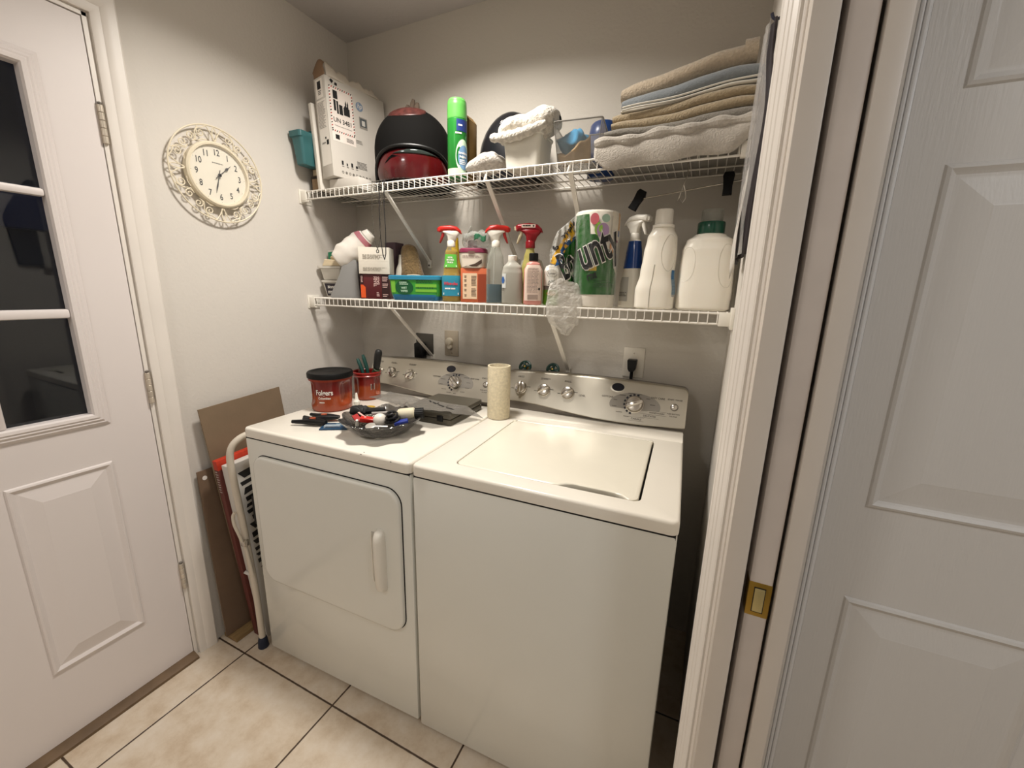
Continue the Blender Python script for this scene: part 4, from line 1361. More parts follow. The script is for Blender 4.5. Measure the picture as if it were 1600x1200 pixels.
# --- trouser hanger with clips under the shelf
t = thing('clip_hanger', 'metal hanger with two black clips under the upper shelf', 'hanger', (1.515, -0.155, UZ))
m_ = MB()
m_.tube([(-0.165, 0, -0.097), (0.0, 0, -0.078), (0.158, 0, -0.060)], 0.0022, 8)
m_.build('bar', chrome, t)
m_ = MB()
m_.tube([(0.018, 0, 0.002), (0.012, 0, 0.010), (0.002, 0, 0.008), (0.0, 0, -0.004), (0.004, 0, -0.03), (-0.006, 0, -0.06), (-0.014, 0.002, -0.09), (-0.018, 0.002, -0.106), (-0.012, 0, -0.100), (-0.004, 0, -0.112), (0.004, 0, -0.100), (0.002, 0, -0.08), (-0.004, 0, -0.062)], 0.0017, 6)
m_.build('hook', chrome, t)
for x, a in ((-0.140, 0.5), (0.118, 0.0)):
    q = MB()
    zc = -0.079 + x * 0.115
    R_ = Matrix.Translation((x, 0, zc)) @ Matrix.Rotation(a, 4, 'Y') @ Matrix.Rotation(-0.15, 4, 'X')
    q.prism([(-0.016, 0.020), (-0.012, 0.030), (0.012, 0.030), (0.016, 0.020), (0.012, -0.012), (0.013, -0.036), (-0.013, -0.036), (-0.012, -0.012)], -0.010, -0.003, 'y', 0.0015, M=R_)
    q.prism([(-0.015, 0.020), (-0.012, 0.026), (0.012, 0.026), (0.015, 0.020), (0.012, -0.012), (0.013, -0.034), (-0.013, -0.034), (-0.012, -0.012)], 0.003, 0.009, 'y', 0.0015, M=R_)
    q.box(-0.012, 0.012, -0.004, 0.004, -0.006, 0.006, 0.001, M=R_)
    q.build('clip', black_pl, t)
# --- cords hanging from the shelf lip
def strand(pts, n=8):
    o = []
    for a, b in zip(pts, pts[1:]):
        o += [tuple(Vector(a).lerp(Vector(b), i / n)) for i in range(n)]
    return o + [pts[-1]]
t = tag(MB().tube(strand([(0.0, -0.008, 0.004), (-0.002, -0.012, -0.10), (-0.001, -0.013, -0.20), (0.007, -0.013, -0.262), (0.015, -0.013, -0.284), (0.022, -0.013, -0.262), (0.026, -0.013, -0.18), (0.022, -0.012, -0.09), (0.024, -0.008, 0.004), (0.022, 0.003, 0.006), (0.002, 0.003, 0.006)], 4), 0.0017, 6, cyc=True).build('cord_loop', mat('black_cord', '#181516', 0.7)), 'thin black cord looped over the upper shelf edge', 'cord')
t.location = (0.438, -0.31, US)
bd = MB()
cp = strand([(0.0, -0.006, 0.004), (-0.004, -0.010, -0.10), (0.006, -0.012, -0.215), (0.018, -0.013, -0.245), (0.030, -0.012, -0.215), (0.045, -0.010, -0.08), (0.046, -0.006, 0.004), (0.035, 0.004, 0.006), (0.01, 0.004, 0.006)], 10)
bd.tube(cp, 0.0011, 6, cyc=True)
for p_ in cp[::2]:
    bd.sphere(p_, 0.0021, N=8, K=5)
t = thing('bead_chain', 'silver bead chain with a small ring beside the black cord', 'chain', (0.407, -0.316, US))
bd.build('beads', mat('bead_metal', '#6f6a62', 0.35, metal=0.8), t)
MB().tube([(0.018 + 0.006 * math.cos(2 * PI * k / 16), -0.0135, -0.252 + 0.006 * math.sin(2 * PI * k / 16)) for k in range(16)], 0.0014, 6, cyc=True).build('ring', mat('dark_ring', '#1f1c1b', 0.4, metal=0.6), t)
# --- things on the right wall
t = thing('coat_hook', 'small dark blue hook on right wall above the towels', 'hook', (1.685, -0.55, 1.915))
q = MB()
q.box(-0.004, 0.003, -0.010, 0.010, -0.014, 0.014, 0.001)
q.tube([(-0.002, 0, 0.004), (-0.012, 0, 0.001), (-0.017, 0, 0.006), (-0.020, 0, 0.014)], 0.003, 8)
q.build('hook', mat('hook_blue', '#23253a', 0.4), t)
t = thing('garment_bag', 'dark clothes in clear plastic hanging on the right wall', 'garment bag', (1.671, -0.50, 1.46))
def bagfn(o):
    def fn(u, v):
        z = 0.44 * v
        w0 = 0.19 * (1 - 0.75 * max(0, (v - 0.55) / 0.45) ** 1.2)
        y = -0.05 + (u - 0.5) * 2 * w0 * 0.9 + 0.03 * (1 - v)
        x = -o - 0.006 * math.sin(PI * u) * (1 - v * 0.5) - 0.003 * math.sin(17 * u + 9 * v)
        return (x, y, z)
    return fn
MB().grid(bagfn(0.0015), 20, 24).build('clothes', mat('plum_cloth', '#2d2528', 0.75, bump=0.4, bscale=40), t, solid=0.004, soff=1)
MB().grid(bagfn(0.009), 20, 24).build('cover', film('garment_film', '#d8d4d0', 0.16, 0.08, bump=0.6, bscale=30), t)
MB().grid(lambda u, v: (-0.014 - 0.003 * math.sin(5 * v), -0.10 + 0.15 * u, -0.02 + 0.20 * v - 0.02 * u), 6, 8).build('paper_tag', mat('tag_paper', '#cfc9c1', 0.7), t, solid=0.001)

# ================================================================== things on the lower shelf
def sprayer(par, z, dr, top_m, trig_m, neck_m, s=1.0, long_nose=0.0):
    """trigger head: collar, white shroud, coloured hood, trigger lever; dr = -1 nozzle to the left, +1 to the right"""
    def o(pts):
        return [(dr * -1 * x * s, z + h * s) for x, h in pts]
    c = MB()
    c.lathe([(0.0150 * s, z), (0.0155 * s, z + 0.002), (0.0155 * s, z + 0.020 * s), (0.013 * s, z + 0.023 * s)], 24)
    c.prism(o([(-0.012, 0.020), (0.015, 0.020), (0.022, 0.036), (0.034, 0.050), (0.030, 0.060), (-0.030, 0.060), (-0.034, 0.052), (-0.020, 0.046), (-0.014, 0.036)]), -0.0115 * s, 0.0115 * s, 'y', 0.004 * s)
    c.build('collar', neck_m, par, smooth=50)
    h = MB()
    n = long_nose
    h.prism(o([(-0.046 - n, 0.052), (-0.048 - n, 0.068), (-0.040 - n, 0.073), (-0.004, 0.077), (0.022, 0.073), (0.036, 0.060), (0.040, 0.048), (0.033, 0.049), (0.018, 0.057), (-0.010, 0.058), (-0.034, 0.054)]), -0.0135 * s, 0.0135 * s, 'y', 0.0045 * s)
    h.build('spray_head', top_m, par, smooth=50)
    t_ = MB()
    t_.prism(o([(-0.034, 0.056), (-0.024, 0.056), (-0.026, 0.040), (-0.033, 0.026), (-0.040, 0.014), (-0.045, 0.014), (-0.041, 0.028), (-0.037, 0.042)]), -0.008 * s, 0.008 * s, 'y', 0.0025 * s)
    t_.build('trigger', trig_m, par, smooth=50)
    nz = MB()
    nz.prism(o([(-0.052 - n, 0.055), (-0.053 - n, 0.066), (-0.046 - n, 0.067), (-0.046 - n, 0.054)]), -0.008 * s, 0.008 * s, 'y', 0.001 * s)
    nz.build('nozzle', trig_m, par)
red_pl = mat('red_plastic', '#c4261d', 0.3, sss=0.05)
dkred_pl = mat('crimson_plastic', '#8f1520', 0.28)
maroon = mat('maroon_card', '#54161a', 0.5)

# --- left end: storage tubs and sponge
t = thing('cream_tub', 'white lidded tub with dark label at left end of lower shelf', 'tub', (0.062, -0.19, LZ), 0.25)
b = MB()
b.loft([[(a, c, z) for a, c in rrect(-x, x, -y, y, 0.012)] for z, x, y in ((0, 0.038, 0.046), (0.003, 0.041, 0.049), (0.064, 0.052, 0.060), (0.066, 0.056, 0.064), (0.074, 0.056, 0.064), (0.075, 0.053, 0.061))])
b.build('tub', mat('tub_grey_white', '#cfcac0', 0.4), t)
lb = MB()
lb.grid(lambda u, v: ((-0.032 + 0.064 * u) * (1 + 0.2 * v), -0.0495 - 0.0095 * v - 0.0012, 0.007 + 0.054 * v), 4, 4)
lb.build('label', mat('dark_plum_label', '#2c2630', 0.5), t, smooth=0)
p = MB()
put(p, text('Bona', 0.020, 0.0003, 0.9), lambda u, v: (u - 0.006, -0.0495 - 0.0095 * 0.72 - 0.0022, 0.046 + v))
put(p, lines(-0.026, 0.026, 0.014, 0.028, 2, 0.5, 0.3), lambda u, v: (u, -0.0495 - 0.0095 * 0.4 - 0.0022, v))
p.build('lettering', white_ink, t, smooth=0)
t = thing('tray', 'plain white tray stacked on the dark-labelled tub', 'tray', (0.056, -0.19, LZ + 0.0765), 0.25)
b = MB()
b.loft([[(a, c, z) for a, c in rrect(-x, x, -y, y, 0.012)] for z, x, y in ((0, 0.042, 0.05), (0.003, 0.045, 0.053), (0.050, 0.053, 0.062), (0.051, 0.060, 0.070), (0.060, 0.061, 0.071), (0.060, 0.054, 0.064), (0.004, 0.042, 0.05))])
b.build('tray', mat('tray_white', '#d6d1c7', 0.4), t)
t = thing('sponge_box', 'open carton of sponges with green side, on the white tray', 'box', (0.068, -0.20, LZ + 0.137), 0.2)
MB().box(-0.048, 0.045, 0.0, 0.05, 0, 0.072, 0.001).build('carton', card_white, t)
MB().prism([(-0.042, 0.030), (0.044, 0.050), (0.044, 0.072), (-0.042, 0.062)], -0.008, -0.0005, 'y', 0.001).build('green_side', mat('sponge_green', '#1f7350', 0.6), t)
MB().prism([(-0.05, 0.0), (0.048, 0.0), (0.044, 0.026), (-0.036, 0.030)], -0.045, -0.010, 'y', 0.003).build('sponge', mat('sponge_cream', '#d8c7a8', 0.9, bump=0.5, bscale=150), t)
MB().sphere((0.012, -0.018, 0.038), (0.036, 0.012, 0.012), N=16, K=10).build('brush_head', mat('brush_tan', '#b9a585', 0.8), t)
# --- grey spray bottle with bag pulled over it
t = thing('bottle', 'slanting grey bottle with white bag pulled over its top', 'bottle', (0.158, -0.245, LZ), 0.5)
b = MB()
b.loft([[(x0 + (x1 - x0) * k, y, z) for k, y in ((0, -0.028), (0.15, -0.032), (0.85, -0.032), (1, -0.028), (1, 0.028), (0.85, 0.032), (0.15, 0.032), (0, 0.028))] for z, x0, x1 in ((0, -0.058, 0.062), (0.004, -0.061, 0.066), (0.02, -0.056, 0.066), (0.10, -0.016, 0.062), (0.16, 0.004, 0.058), (0.20, 0.018, 0.056))])
b.build('bottle', mat('mid_grey_plastic', '#8b8a88', 0.45), t)
t2 = thing('plastic_bag', 'white plastic bag with pink drawstring band over the grey bottle', 'bag', (0.184, -0.238, LZ + 0.155), 0.5)
def bag(u, v):
    # v runs round, u from the lower left end to the open upper right end
    ax = Vector((-0.050, 0, 0.000)).lerp(Vector((0.075, 0, 0.104)), u)
    r = 0.056 * (0.35 + 0.65 * math.sin(PI * min(1, 0.12 + u * 0.75)) ** 0.6) * (1.0 - 0.12 * u)
    a = 2 * PI * v
    n_ = Vector((-0.64, 0, 0.77))
    p = ax + n_ * (r * math.cos(a)) + Vector((0, 1, 0)) * (r * 0.78 * math.sin(a))
    p += n_ * wob(p, 0.0025, 90)
    return tuple(p)
MB().grid(bag, 26, 28).build('bag', mat('bag_white', '#e3ddd4', 0.45, bump=0.5, bscale=40, sss=0.1), t2, solid=0.001)
def band(u, v):
    p = Vector(bag(0.84 + 0.13 * u, v))
    c_ = Vector((-0.050, 0, 0.000)).lerp(Vector((0.075, 0, 0.104)), 0.84 + 0.13 * u)
    return tuple(p + (p - c_).normalized() * 0.0012)
MB().grid(band, 4, 28).build('drawstring_band', mat('band_pink', '#b5727c', 0.5), t2)
def cuff(u, v):
    p = Vector(bag(1.0, v)) + Vector((0.77, 0, 0.64)) * (0.026 * u)
    c_ = Vector((0.075, 0, 0.104)) + Vector((0.77, 0, 0.64)) * (0.026 * u)
    return tuple(c_ + (p - c_) * (0.9 - 0.25 * u))
MB().grid(cuff, 5, 28).build('open_end', mat('bag_white', '#e3ddd4'), t2, solid=0.001)
t = thing('bottle', 'slim blue bottle between the grey bottle and the maroon box', 'bottle', (0.216, -0.175, LZ))
Body([(0, 0.016, 0.016), (0.004, 0.019, 0.019), (0.10, 0.019, 0.019), (0.13, 0.016, 0.016), (0.17, 0.012, 0.012), (0.19, 0.012, 0.012)]).mesh(24).build('bottle', mat('cobalt_plastic', '#2f4468', 0.25, coat=0.3), t)
MB().lathe([(0.013, 0.186), (0.013, 0.21), (0.011, 0.212)], 20).build('cap', mat('navy_cap', '#20304f', 0.35), t)
# --- maroon box, white box on it
t = thing('box', 'maroon carton with orange tag under the white carton', 'box', (0.312, -0.215, LZ), 0.48)
MB().box(-0.062, 0.062, -0.04, 0.04, 0, 0.102, 0.0012).build('carton', maroon, t)
p = MB()
put(p, ([(-0.060, 0.004), (-0.040, 0.004), (-0.040, 0.048), (-0.050, 0.058), (-0.060, 0.058)], [(0, 1, 2, 3, 4)]), front(-0.0408))
p.build('orange_tag', mat('tag_orange', '#d9541e', 0.5), t, smooth=0)
p = MB()
put(p, quad(0.028, 0.061, 0.002, 0.100), front(-0.0406))
put(p, quad(-0.061, -0.048, 0.062, 0.100), front(-0.0406))
p.build('dark_print', mat('maroon_dark', '#2e1213', 0.5), t, smooth=0)
p = MB()
rot = lambda cx, cz: (lambda u, v: (cx - v, -0.0416, cz + u))
put(p, text('TRASH', 0.017, 0.0004, 0.8), rot(0.002, 0.072))
put(p, text('BAGS', 0.017, 0.0004, 0.8), rot(0.014, 0.076))
put(p, lines(0.006, 0.018, 0.008, 0.028, 3, 0.4, 0.3), front(-0.0416))
put(p, lines(0.032, 0.056, 0.070, 0.092, 3, 0.5, 0.3), front(-0.0416))
put(p, lines(0.032, 0.056, 0.044, 0.064, 3, 0.5, 0.3), front(-0.0416))
put(p, lines(0.032, 0.056, 0.006, 0.020, 2, 0.5, 0.3), front(-0.0416))
put(p, lines(-0.058, -0.050, 0.066, 0.094, 5, 0.5, 0.2), front(-0.0416))
p.build('lettering', mat('box_pink_ink', '#d8b4ae', 0.5), t, smooth=0)
t = thing('box', 'white carton with lines of small print, on the maroon carton', 'box', (0.318, -0.218, LZ + 0.103), 0.48)
b = MB().box(-0.066, 0.062, -0.042, 0.042, 0, 0.108, 0.001)
b.box(-0.0662, 0.0622, -0.0424, -0.041, 0.0525, 0.0535, 0)
b.build('carton', mat('carton_ivory', '#dfd8ca', 0.6), t)
p = MB()
put(p, lines(-0.048, 0.050, 0.058, 0.078, 4, 0.6, 0.3), front(-0.0432))
put(p, lines(-0.048, 0.050, 0.010, 0.026, 4, 0.6, 0.3), front(-0.0432))
p.build('small_print', mat('print_taupe', '#8f877a', 0.6), t, smooth=0)
t = thing('box', 'small dusky pink carton behind the top of the white carton', 'box', (0.275, -0.052, LZ))
MB().box(-0.03, 0.03, -0.03, 0.03, 0, 0.250, 0.001).build('carton', mat('dusky_card', '#5f4a52', 0.6), t)
t = thing('bottle', 'blue-capped bottle peeping over the white carton', 'bottle', (0.338, -0.034, LZ))
Body([(0, 0.022, 0.022), (0.004, 0.025, 0.025), (0.19, 0.025, 0.025)], False).mesh(24).build('bottle', mat('pale_bottle', '#b8b4ac', 0.4), t)
MB().lathe([(0.024, 0.19), (0.024, 0.23), (0.021, 0.234)], 24).build('cap', mat('steel_blue_cap', '#3b5262', 0.4), t)
# --- white bottle with a tan mitt over it
t = thing('bottle', 'white bottle under the tan furry mitt', 'bottle', (0.374, -0.122, LZ), 0.4)
Body([(0, 0.042, 0.026, 2.6), (0.004, 0.046, 0.029, 2.6), (0.06, 0.043, 0.028, 2.5), (0.12, 0.028, 0.022, 2.2), (0.16, 0.016, 0.016), (0.19, 0.013, 0.013)]).mesh(32).build('bottle', white_hd, t)
t = thing('dusting_mitt', 'tan furry mitt pulled over a white bottle', 'mitt', (0.402, -0.108, LZ + 0.098), 0.4)
mt = MB()
mt.loft([[Vector(((0.048 - 0.0 * z) * w * math.cos(2 * PI * j / 32) + 0.010 * (0.14 - z) / 0.14, (0.032) * w * math.sin(2 * PI * j / 32), z + 0.006 * math.sin(3 * 2 * PI * j / 32) * (1 if z < 0.02 else 0))) for j in range(32)] for z, w in [(0.0, 1.12), (0.004, 1.16), (0.03, 1.05), (0.06, 0.95), (0.09, 0.86), (0.115, 0.74), (0.128, 0.60), (0.135, 0.38), (0.138, 0.1)]])
mt.build('mitt', terry('tan_fur', '#8d734c', 1.0, 130, 0.3), t)
MB().tube([(0.030 * math.cos(a) + 0.028, -0.034 - 0.002, 0.002 + 0.004 * math.sin(a)) for a in [PI * k / 8 for k in range(9)]], 0.0035, 8).build('cuff', mat('cuff_cream', '#cfc5b0', 0.9), t)
# --- tub of wipes
t = thing('wipes_tub', 'wide tub of green and blue cleaning wipes', 'tub', (0.545, -0.225, LZ), 0.16)
wg = mat('wipes_green', '#3d9a3c', 0.35)
b = MB()
b.loft([[(a, c, z) for a, c in rrect(-x, x, -y, y, 0.018)] for z, x, y in ((0.018, 0.108, 0.048), (0.03, 0.110, 0.050), (0.080, 0.114, 0.053))])
b.build('tub', wg, t)
b = MB()
b.loft([[(a, c, z) for a, c in rrect(-x, x, -y, y, 0.018)] for z, x, y in ((0, 0.098, 0.042), (0.003, 0.103, 0.045), (0.022, 0.1085, 0.0488), (0.024, 0.1085, 0.0488))])
b.build('base', mat('wipes_blue', '#1f6f9c', 0.3, sss=0.1), t)
b = MB()
b.loft([[(a, c, z) for a, c in rrect(-x, x, -y, y, 0.018)] for z, x, y in ((0.080, 0.116, 0.055), (0.082, 0.118, 0.057), (0.094, 0.118, 0.057), (0.097, 0.114, 0.054), (0.098, 0.104, 0.045))])
b.build('lid', mat('wipes_lid', '#2a7fa0', 0.25, coat=0.2), t)
wf = lambda o: (lambda u, v: (u, -0.0485 - 0.0035 * (v - 0.018) / 0.062 - o, v))
p = MB()
put(p, disc(-0.042, 0.050, 0.040, 28, 0.029), wf(0.002))
p.build('dark_label', mat('label_forest', '#14532f', 0.4), t, smooth=0)
p = MB()
put(p, quad(-0.100, -0.082, 0.030, 0.076), wf(0.002))
put(p, quad(0.008, 0.100, 0.052, 0.064), wf(0.002))
put(p, quad(0.008, 0.100, 0.034, 0.044), wf(0.002))
p.build('bright_stripes', mat('label_lime', '#77b83e', 0.4), t, smooth=0)
p = MB()
put(p, text('WET', 0.012, 0.0003), lambda u, v: wf(0.003)(u - 0.042, v + 0.048))
put(p, text('WIPES', 0.011, 0.0003), lambda u, v: wf(0.003)(u - 0.042, v + 0.036))
put(p, lines(-0.062, -0.022, 0.058, 0.072, 2, 0.5, 0.3), wf(0.003))
p.build('lettering', mat('label_palegreen', '#b9dcc0', 0.5), t, smooth=0)
p = MB()
put(p, lines(0.012, 0.098, 0.046, 0.052, 1, 0.3, 0.2), wf(0.003))
put(p, lines(0.012, 0.090, 0.064, 0.078, 2, 0.5, 0.2), wf(0.003))
p.build('small_print', mat('label_dkgreen', '#1f5a2a', 0.5), t, smooth=0)
# --- window cleaner
def clear_bottle(par, B, shell, liquid, lvl):
    B.mesh(36, inset=0).build('bottle', shell, par)
    q = [k for k in B.q if k[0] < lvl]
    LQ = Body([(max(0.002, k[0]),) + tuple(k[1:]) for k in q] + [(lvl,) + B.at(lvl)], B.smooth)
    LQ.mesh(36, inset=0.0022).build('liquid', liquid, par)
def shell(name, c):
    return film(name, c, 0.16, 0.06)
def liq(name, c):
    return mat(name, c, 0.12, trans=0.35, ior=1.33, coat=0.4)
WB = Body([(0, 0.032, 0.022, 3), (0.004, 0.036, 0.025, 3), (0.085, 0.036, 0.025, 3), (0.115, 0.031, 0.022, 2.8), (0.150, 0.026, 0.019, 2.6), (0.185, 0.024, 0.018, 2.4), (0.200, 0.017, 0.015, 2.1), (0.206, 0.0135, 0.0135, 2)])
t = thing('spray_bottle', 'window cleaner bottle with blue label and bright red trigger head', 'spray bottle', (0.712, -0.245, LZ), 0.45)
clear_bottle(t, WB, shell('amber_shell', '#c9b169'), liq('yellow_liquid', '#c2a450'), 0.190)
WB.patch(-172, -8, 0.022, 0.098, 0.0012).build('blue_label', mat('label_teal', '#2b86a0', 0.4), t)
WB.patch(-150, -40, 0.128, 0.176, 0.0012).build('green_label', mat('label_green', '#5cb344', 0.4), t)
p = MB()
WB.wrap(text('Windex', 0.0155, 0.0006, 0.85, 0.2), -92, 0.068, 0.003, mb=p)
p.build('logo_edge', mat('logo_red', '#c33a4a', 0.5), t, smooth=0)
p = MB()
WB.wrap(quad(-0.026, 0.026, -0.004, 0.004), -90, 0.030, 0.0022, mb=p)
WB.wrap(lines(-0.016, 0.014, -0.004, 0.004, 1, 0.3, 0.1), -92, 0.048, 0.0022, mb=p)
WB.wrap(text('90%', 0.008, 0.0002), -95, 0.164, 0.0022, mb=p)
WB.wrap(text('MORE', 0.008, 0.0002), -95, 0.155, 0.0022, mb=p)
WB.wrap(text('FREE', 0.008, 0.0002), -95, 0.146, 0.0022, mb=p)
WB.wrap(quad(-0.014, 0.022, -0.003, 0.003), -95, 0.133, 0.0022, mb=p)
p.build('lettering', white_ink, t, smooth=0)
sprayer(t, 0.204, -1, red_pl, mat('trigger_red', '#9e2422', 0.35), white_pl)
t = thing('spray_bottle', 'yellow bottle tucked behind the window cleaner', 'spray bottle', (0.672, -0.155, LZ), 0.2)
Body([(0, 0.024, 0.02, 2.6), (0.004, 0.027, 0.022, 2.6), (0.12, 0.027, 0.022, 2.6), (0.17, 0.018, 0.016), (0.235, 0.014, 0.014), (0.25, 0.012, 0.012)]).mesh(24).build('bottle', mat('yellow_plastic', '#c7a224', 0.35), t)
t = thing('bottle', 'black bottle with dark red cap behind the pink and white tub', 'bottle', (0.742, -0.135, LZ))
Body([(0, 0.022, 0.022), (0.004, 0.025, 0.025), (0.17, 0.025, 0.025), (0.195, 0.016, 0.016), (0.205, 0.016, 0.016)]).mesh(24).build('bottle', mat('ink_bottle', '#1d1a1e', 0.3), t)
MB().lathe([(0.019, 0.205), (0.019, 0.235), (0.016, 0.238)], 24).build('cap', mat('wine_cap', '#4c1622', 0.4), t)
# --- orange box with tub on it
t = thing('box', 'orange cartons of dryer sheets under the pink and white tub', 'box', (0.796, -0.205, LZ), 0.30)
oc = mat('orange_card', '#c0603a', 0.5)
MB().box(-0.052, 0.052, -0.030, 0.030, 0, 0.126, 0.001).build('carton', oc, t)
p = MB()
put(p, quad(-0.044, 0.012, 0.012, 0.108), front(-0.0306))
p.build('pale_panel', mat('panel_peach', '#dcc0a0', 0.5), t, smooth=0)
p = MB()
put(p, quad(0.016, 0.052, 0.0, 0.105), front(-0.0306))
p.build('rust_panel', mat('panel_rust', '#8d3a1e', 0.5), t, smooth=0)
p = MB()
put(p, lines(-0.010, 0.010, 0.060, 0.098, 7, 0.5, 0.25), front(-0.0312))
put(p, lines(-0.010, 0.010, 0.020, 0.052, 6, 0.5, 0.25), front(-0.0312))
for k, h_ in enumerate((0.024, 0.044, 0.062, 0.080, 0.094)):
    put(p, lines(-0.037, -0.027, h_ - 0.005, h_ + 0.005, 2, 0.4, 0.3), front(-0.0312))
p.build('small_print', mat('box_ink', '#4a332a', 0.6), t, smooth=0)
t = thing('wipes_tub', 'white tub with dark pink top, on the orange carton', 'tub', (0.790, -0.210, LZ + 0.127), 0.30)
TB = Body([(0, 0.042, 0.030, 3.2), (0.004, 0.046, 0.033, 3.2), (0.055, 0.052, 0.036, 3.2)], False)
TB.mesh(40).build('tub', mat('tub_cream', '#ded3c4', 0.4), t)
TL = Body([(0.055, 0.053, 0.037, 3.2), (0.057, 0.054, 0.038, 3.2), (0.068, 0.053, 0.037, 3.2), (0.072, 0.048, 0.033, 3.2)], False)
TL.mesh(40).build('lid', mat('lid_raspberry', '#7d2744', 0.35), t)
p = MB()
TB.wrap(disc(0, 0, 0.0055, 16), -90, 0.056, 0.003, mb=p, arc=0.05)
TB.wrap(lines(-0.030, 0.030, -0.004, 0.004, 2, 0.5, 0.2), -90, 0.040, 0.0015, mb=p, arc=0.05)
p.build('small_print', mat('tub_ink', '#6d5048', 0.6), t, smooth=0)
p = MB()
TB.wrap(([(-0.026, -0.016), (0.006, -0.004), (0.034, 0.012), (0.036, -0.002), (0.012, -0.014)], [(0, 1, 2, 3, 4)]), -90, 0.020, 0.0015, mb=p, arc=0.05)
p.build('dark_flourish', mat('tub_brown', '#4b3a30', 0.5), t, smooth=0)
t = thing('plastic_bag', 'crumpled clear bag with green print on top of the pink-topped tub', 'bag', (0.800, -0.190, LZ + 0.202))
cb_ = film('crinkle_film', '#c9cec6', 0.22, 0.08, bump=0.9, bscale=45)
MB().sphere((0, 0, 0.026), (0.075, 0.05, 0.030), N=36, K=18, fn=lambda p: p + Vector((wob(p, 0.006, 55), wob(p, 0.004, 65, 2), abs(wob(p, 0.012, 48, 1)) if p.z > 0.01 else 0))).build('bag', cb_, t)
MB().grid(lambda u, v: (-0.055 + 0.030 * v, -0.02 + 0.02 * u, 0.030 + 0.045 * v + 0.006 * math.sin(5 * u)), 6, 10).build('bag_tail', film('milky_film', '#dfe2da', 0.5, 0.12), t, solid=0.001)
MB().grid(lambda u, v: (0.010 + 0.050 * u, -0.052 - 0.004 * math.sin(9 * u), 0.022 + 0.020 * v + 0.006 * math.sin(6 * u)), 8, 5).build('green_print', mat('bag_green', '#2f6f4f', 0.4), t, solid=0.0008)
# --- clear spray bottle, blue liquid
CB = Body([(0, 0.030, 0.024, 3.0), (0.004, 0.034, 0.027, 3.0), (0.115, 0.034, 0.027, 3.0), (0.16, 0.029, 0.024, 2.6), (0.195, 0.018, 0.016, 2.2), (0.202, 0.0135, 0.0135)])
t = thing('spray_bottle', 'clear spray bottle half full of blue liquid with red trigger', 'spray bottle', (0.897, -0.235, LZ), 0.45)
clear_bottle(t, CB, film('clear_shell', '#aeb2a6', 0.22, 0.05), liq('blue_liquid', '#0d6080'), 0.068)
MB().tube([(-0.004, 0, 0.205), (-0.006, 0, 0.1), (-0.010, 0, 0.02)], 0.002, 8).build('dip_tube', film('tube_film', '#e8e8e2', 0.5), t)
sprayer(t, 0.200, 1, red_pl, mat('trigger_red', '#9e2422', 0.35), white_pl)
# --- jugs and pink bottle
t = thing('bottle', 'translucent white bottle with small blue label, left of the pink bottle', 'bottle', (0.975, -0.255, LZ), 0.4)
IB = Body([(0, 0.033, 0.025, 3.4), (0.004, 0.037, 0.028, 3.4), (0.105, 0.037, 0.028, 3.4), (0.125, 0.034, 0.026, 2.8), (0.150, 0.016, 0.016, 2), (0.152, 0.014, 0.014, 2)])
IB.mesh(36).build('bottle', mat('frosted_plastic', '#b9b7ac', 0.35, trans=0.25, ior=1.2), t)
MB().lathe([(0.0155, 0.150), (0.016, 0.152), (0.016, 0.166), (0.0145, 0.168)], 24).build('cap', white_pl, t)
IB.patch(-150, -112, 0.055, 0.105, 0.0012).build('pale_label', mat('label_pale', '#cfd2cf', 0.5), t)
p = MB()
IB.wrap(disc(0, 0, 0.011, 6, 0.013), -136, 0.083, 0.0022, mb=p)
p.build('blue_badge', mat('badge_blue', '#2f5ea0', 0.4), t, smooth=0)
p = MB()
IB.wrap(lines(-0.010, 0.010, -0.006, 0.006, 2, 0.5, 0.2), -134, 0.050, 0.0022, mb=p)
p.build('small_print', grey_ink, t, smooth=0)
t = thing('bottle', 'large off-white jug behind the pink and translucent bottles', 'bottle', (0.988, -0.105, LZ), 0.1)
Body([(0, 0.048, 0.034, 3), (0.004, 0.052, 0.037, 3), (0.12, 0.052, 0.037, 3), (0.158, 0.040, 0.03, 2.4), (0.172, 0.022, 0.02)]).mesh(32).build('jug', mat('jug_offwhite', '#ccc7b8', 0.4), t)
t = thing('bottle', 'pink lotion bottle with white label and black cap', 'bottle', (1.058, -0.262, LZ), 0.40)
PB = Body([(0, 0.028, 0.018, 3.4), (0.004, 0.032, 0.021, 3.4), (0.115, 0.032, 0.021, 3.4), (0.138, 0.024, 0.018, 2.6), (0.148, 0.013, 0.013, 2), (0.150, 0.012, 0.012, 2)])
PB.mesh(36).build('bottle', mat('pink_soap', '#d9958a', 0.25, sss=0.2, coat=0.2), t)
MB().lathe([(0.0155, 0.148), (0.016, 0.150), (0.016, 0.172), (0.014, 0.174)], 24).build('cap', black_pl, t)
PB.patch(-142, -38, 0.014, 0.134, 0.0012).build('white_label', mat('label_blush', '#e3cdbf', 0.5), t)
p = MB()
PB.wrap(lines(-0.014, 0.014, -0.040, 0.044, 18, 0.5, 0.25), -90, 0.080, 0.0022, mb=p)
PB.wrap(quad(-0.011, 0.011, -0.008, 0.008), -90, 0.026, 0.0022, mb=p)
p.build('small_print', mat('label_print', '#a08c80', 0.6), t, smooth=0)
p = MB()
PB.wrap(disc(0, 0, 0.0045, 16), -62, 0.054, 0.0022, mb=p)
p.build('round_mark', ink, t, smooth=0)
t = thing('spray_bottle', 'yellowish bottle with crimson spray head behind the pink bottle', 'spray bottle', (1.012, -0.185, LZ), 0.3)
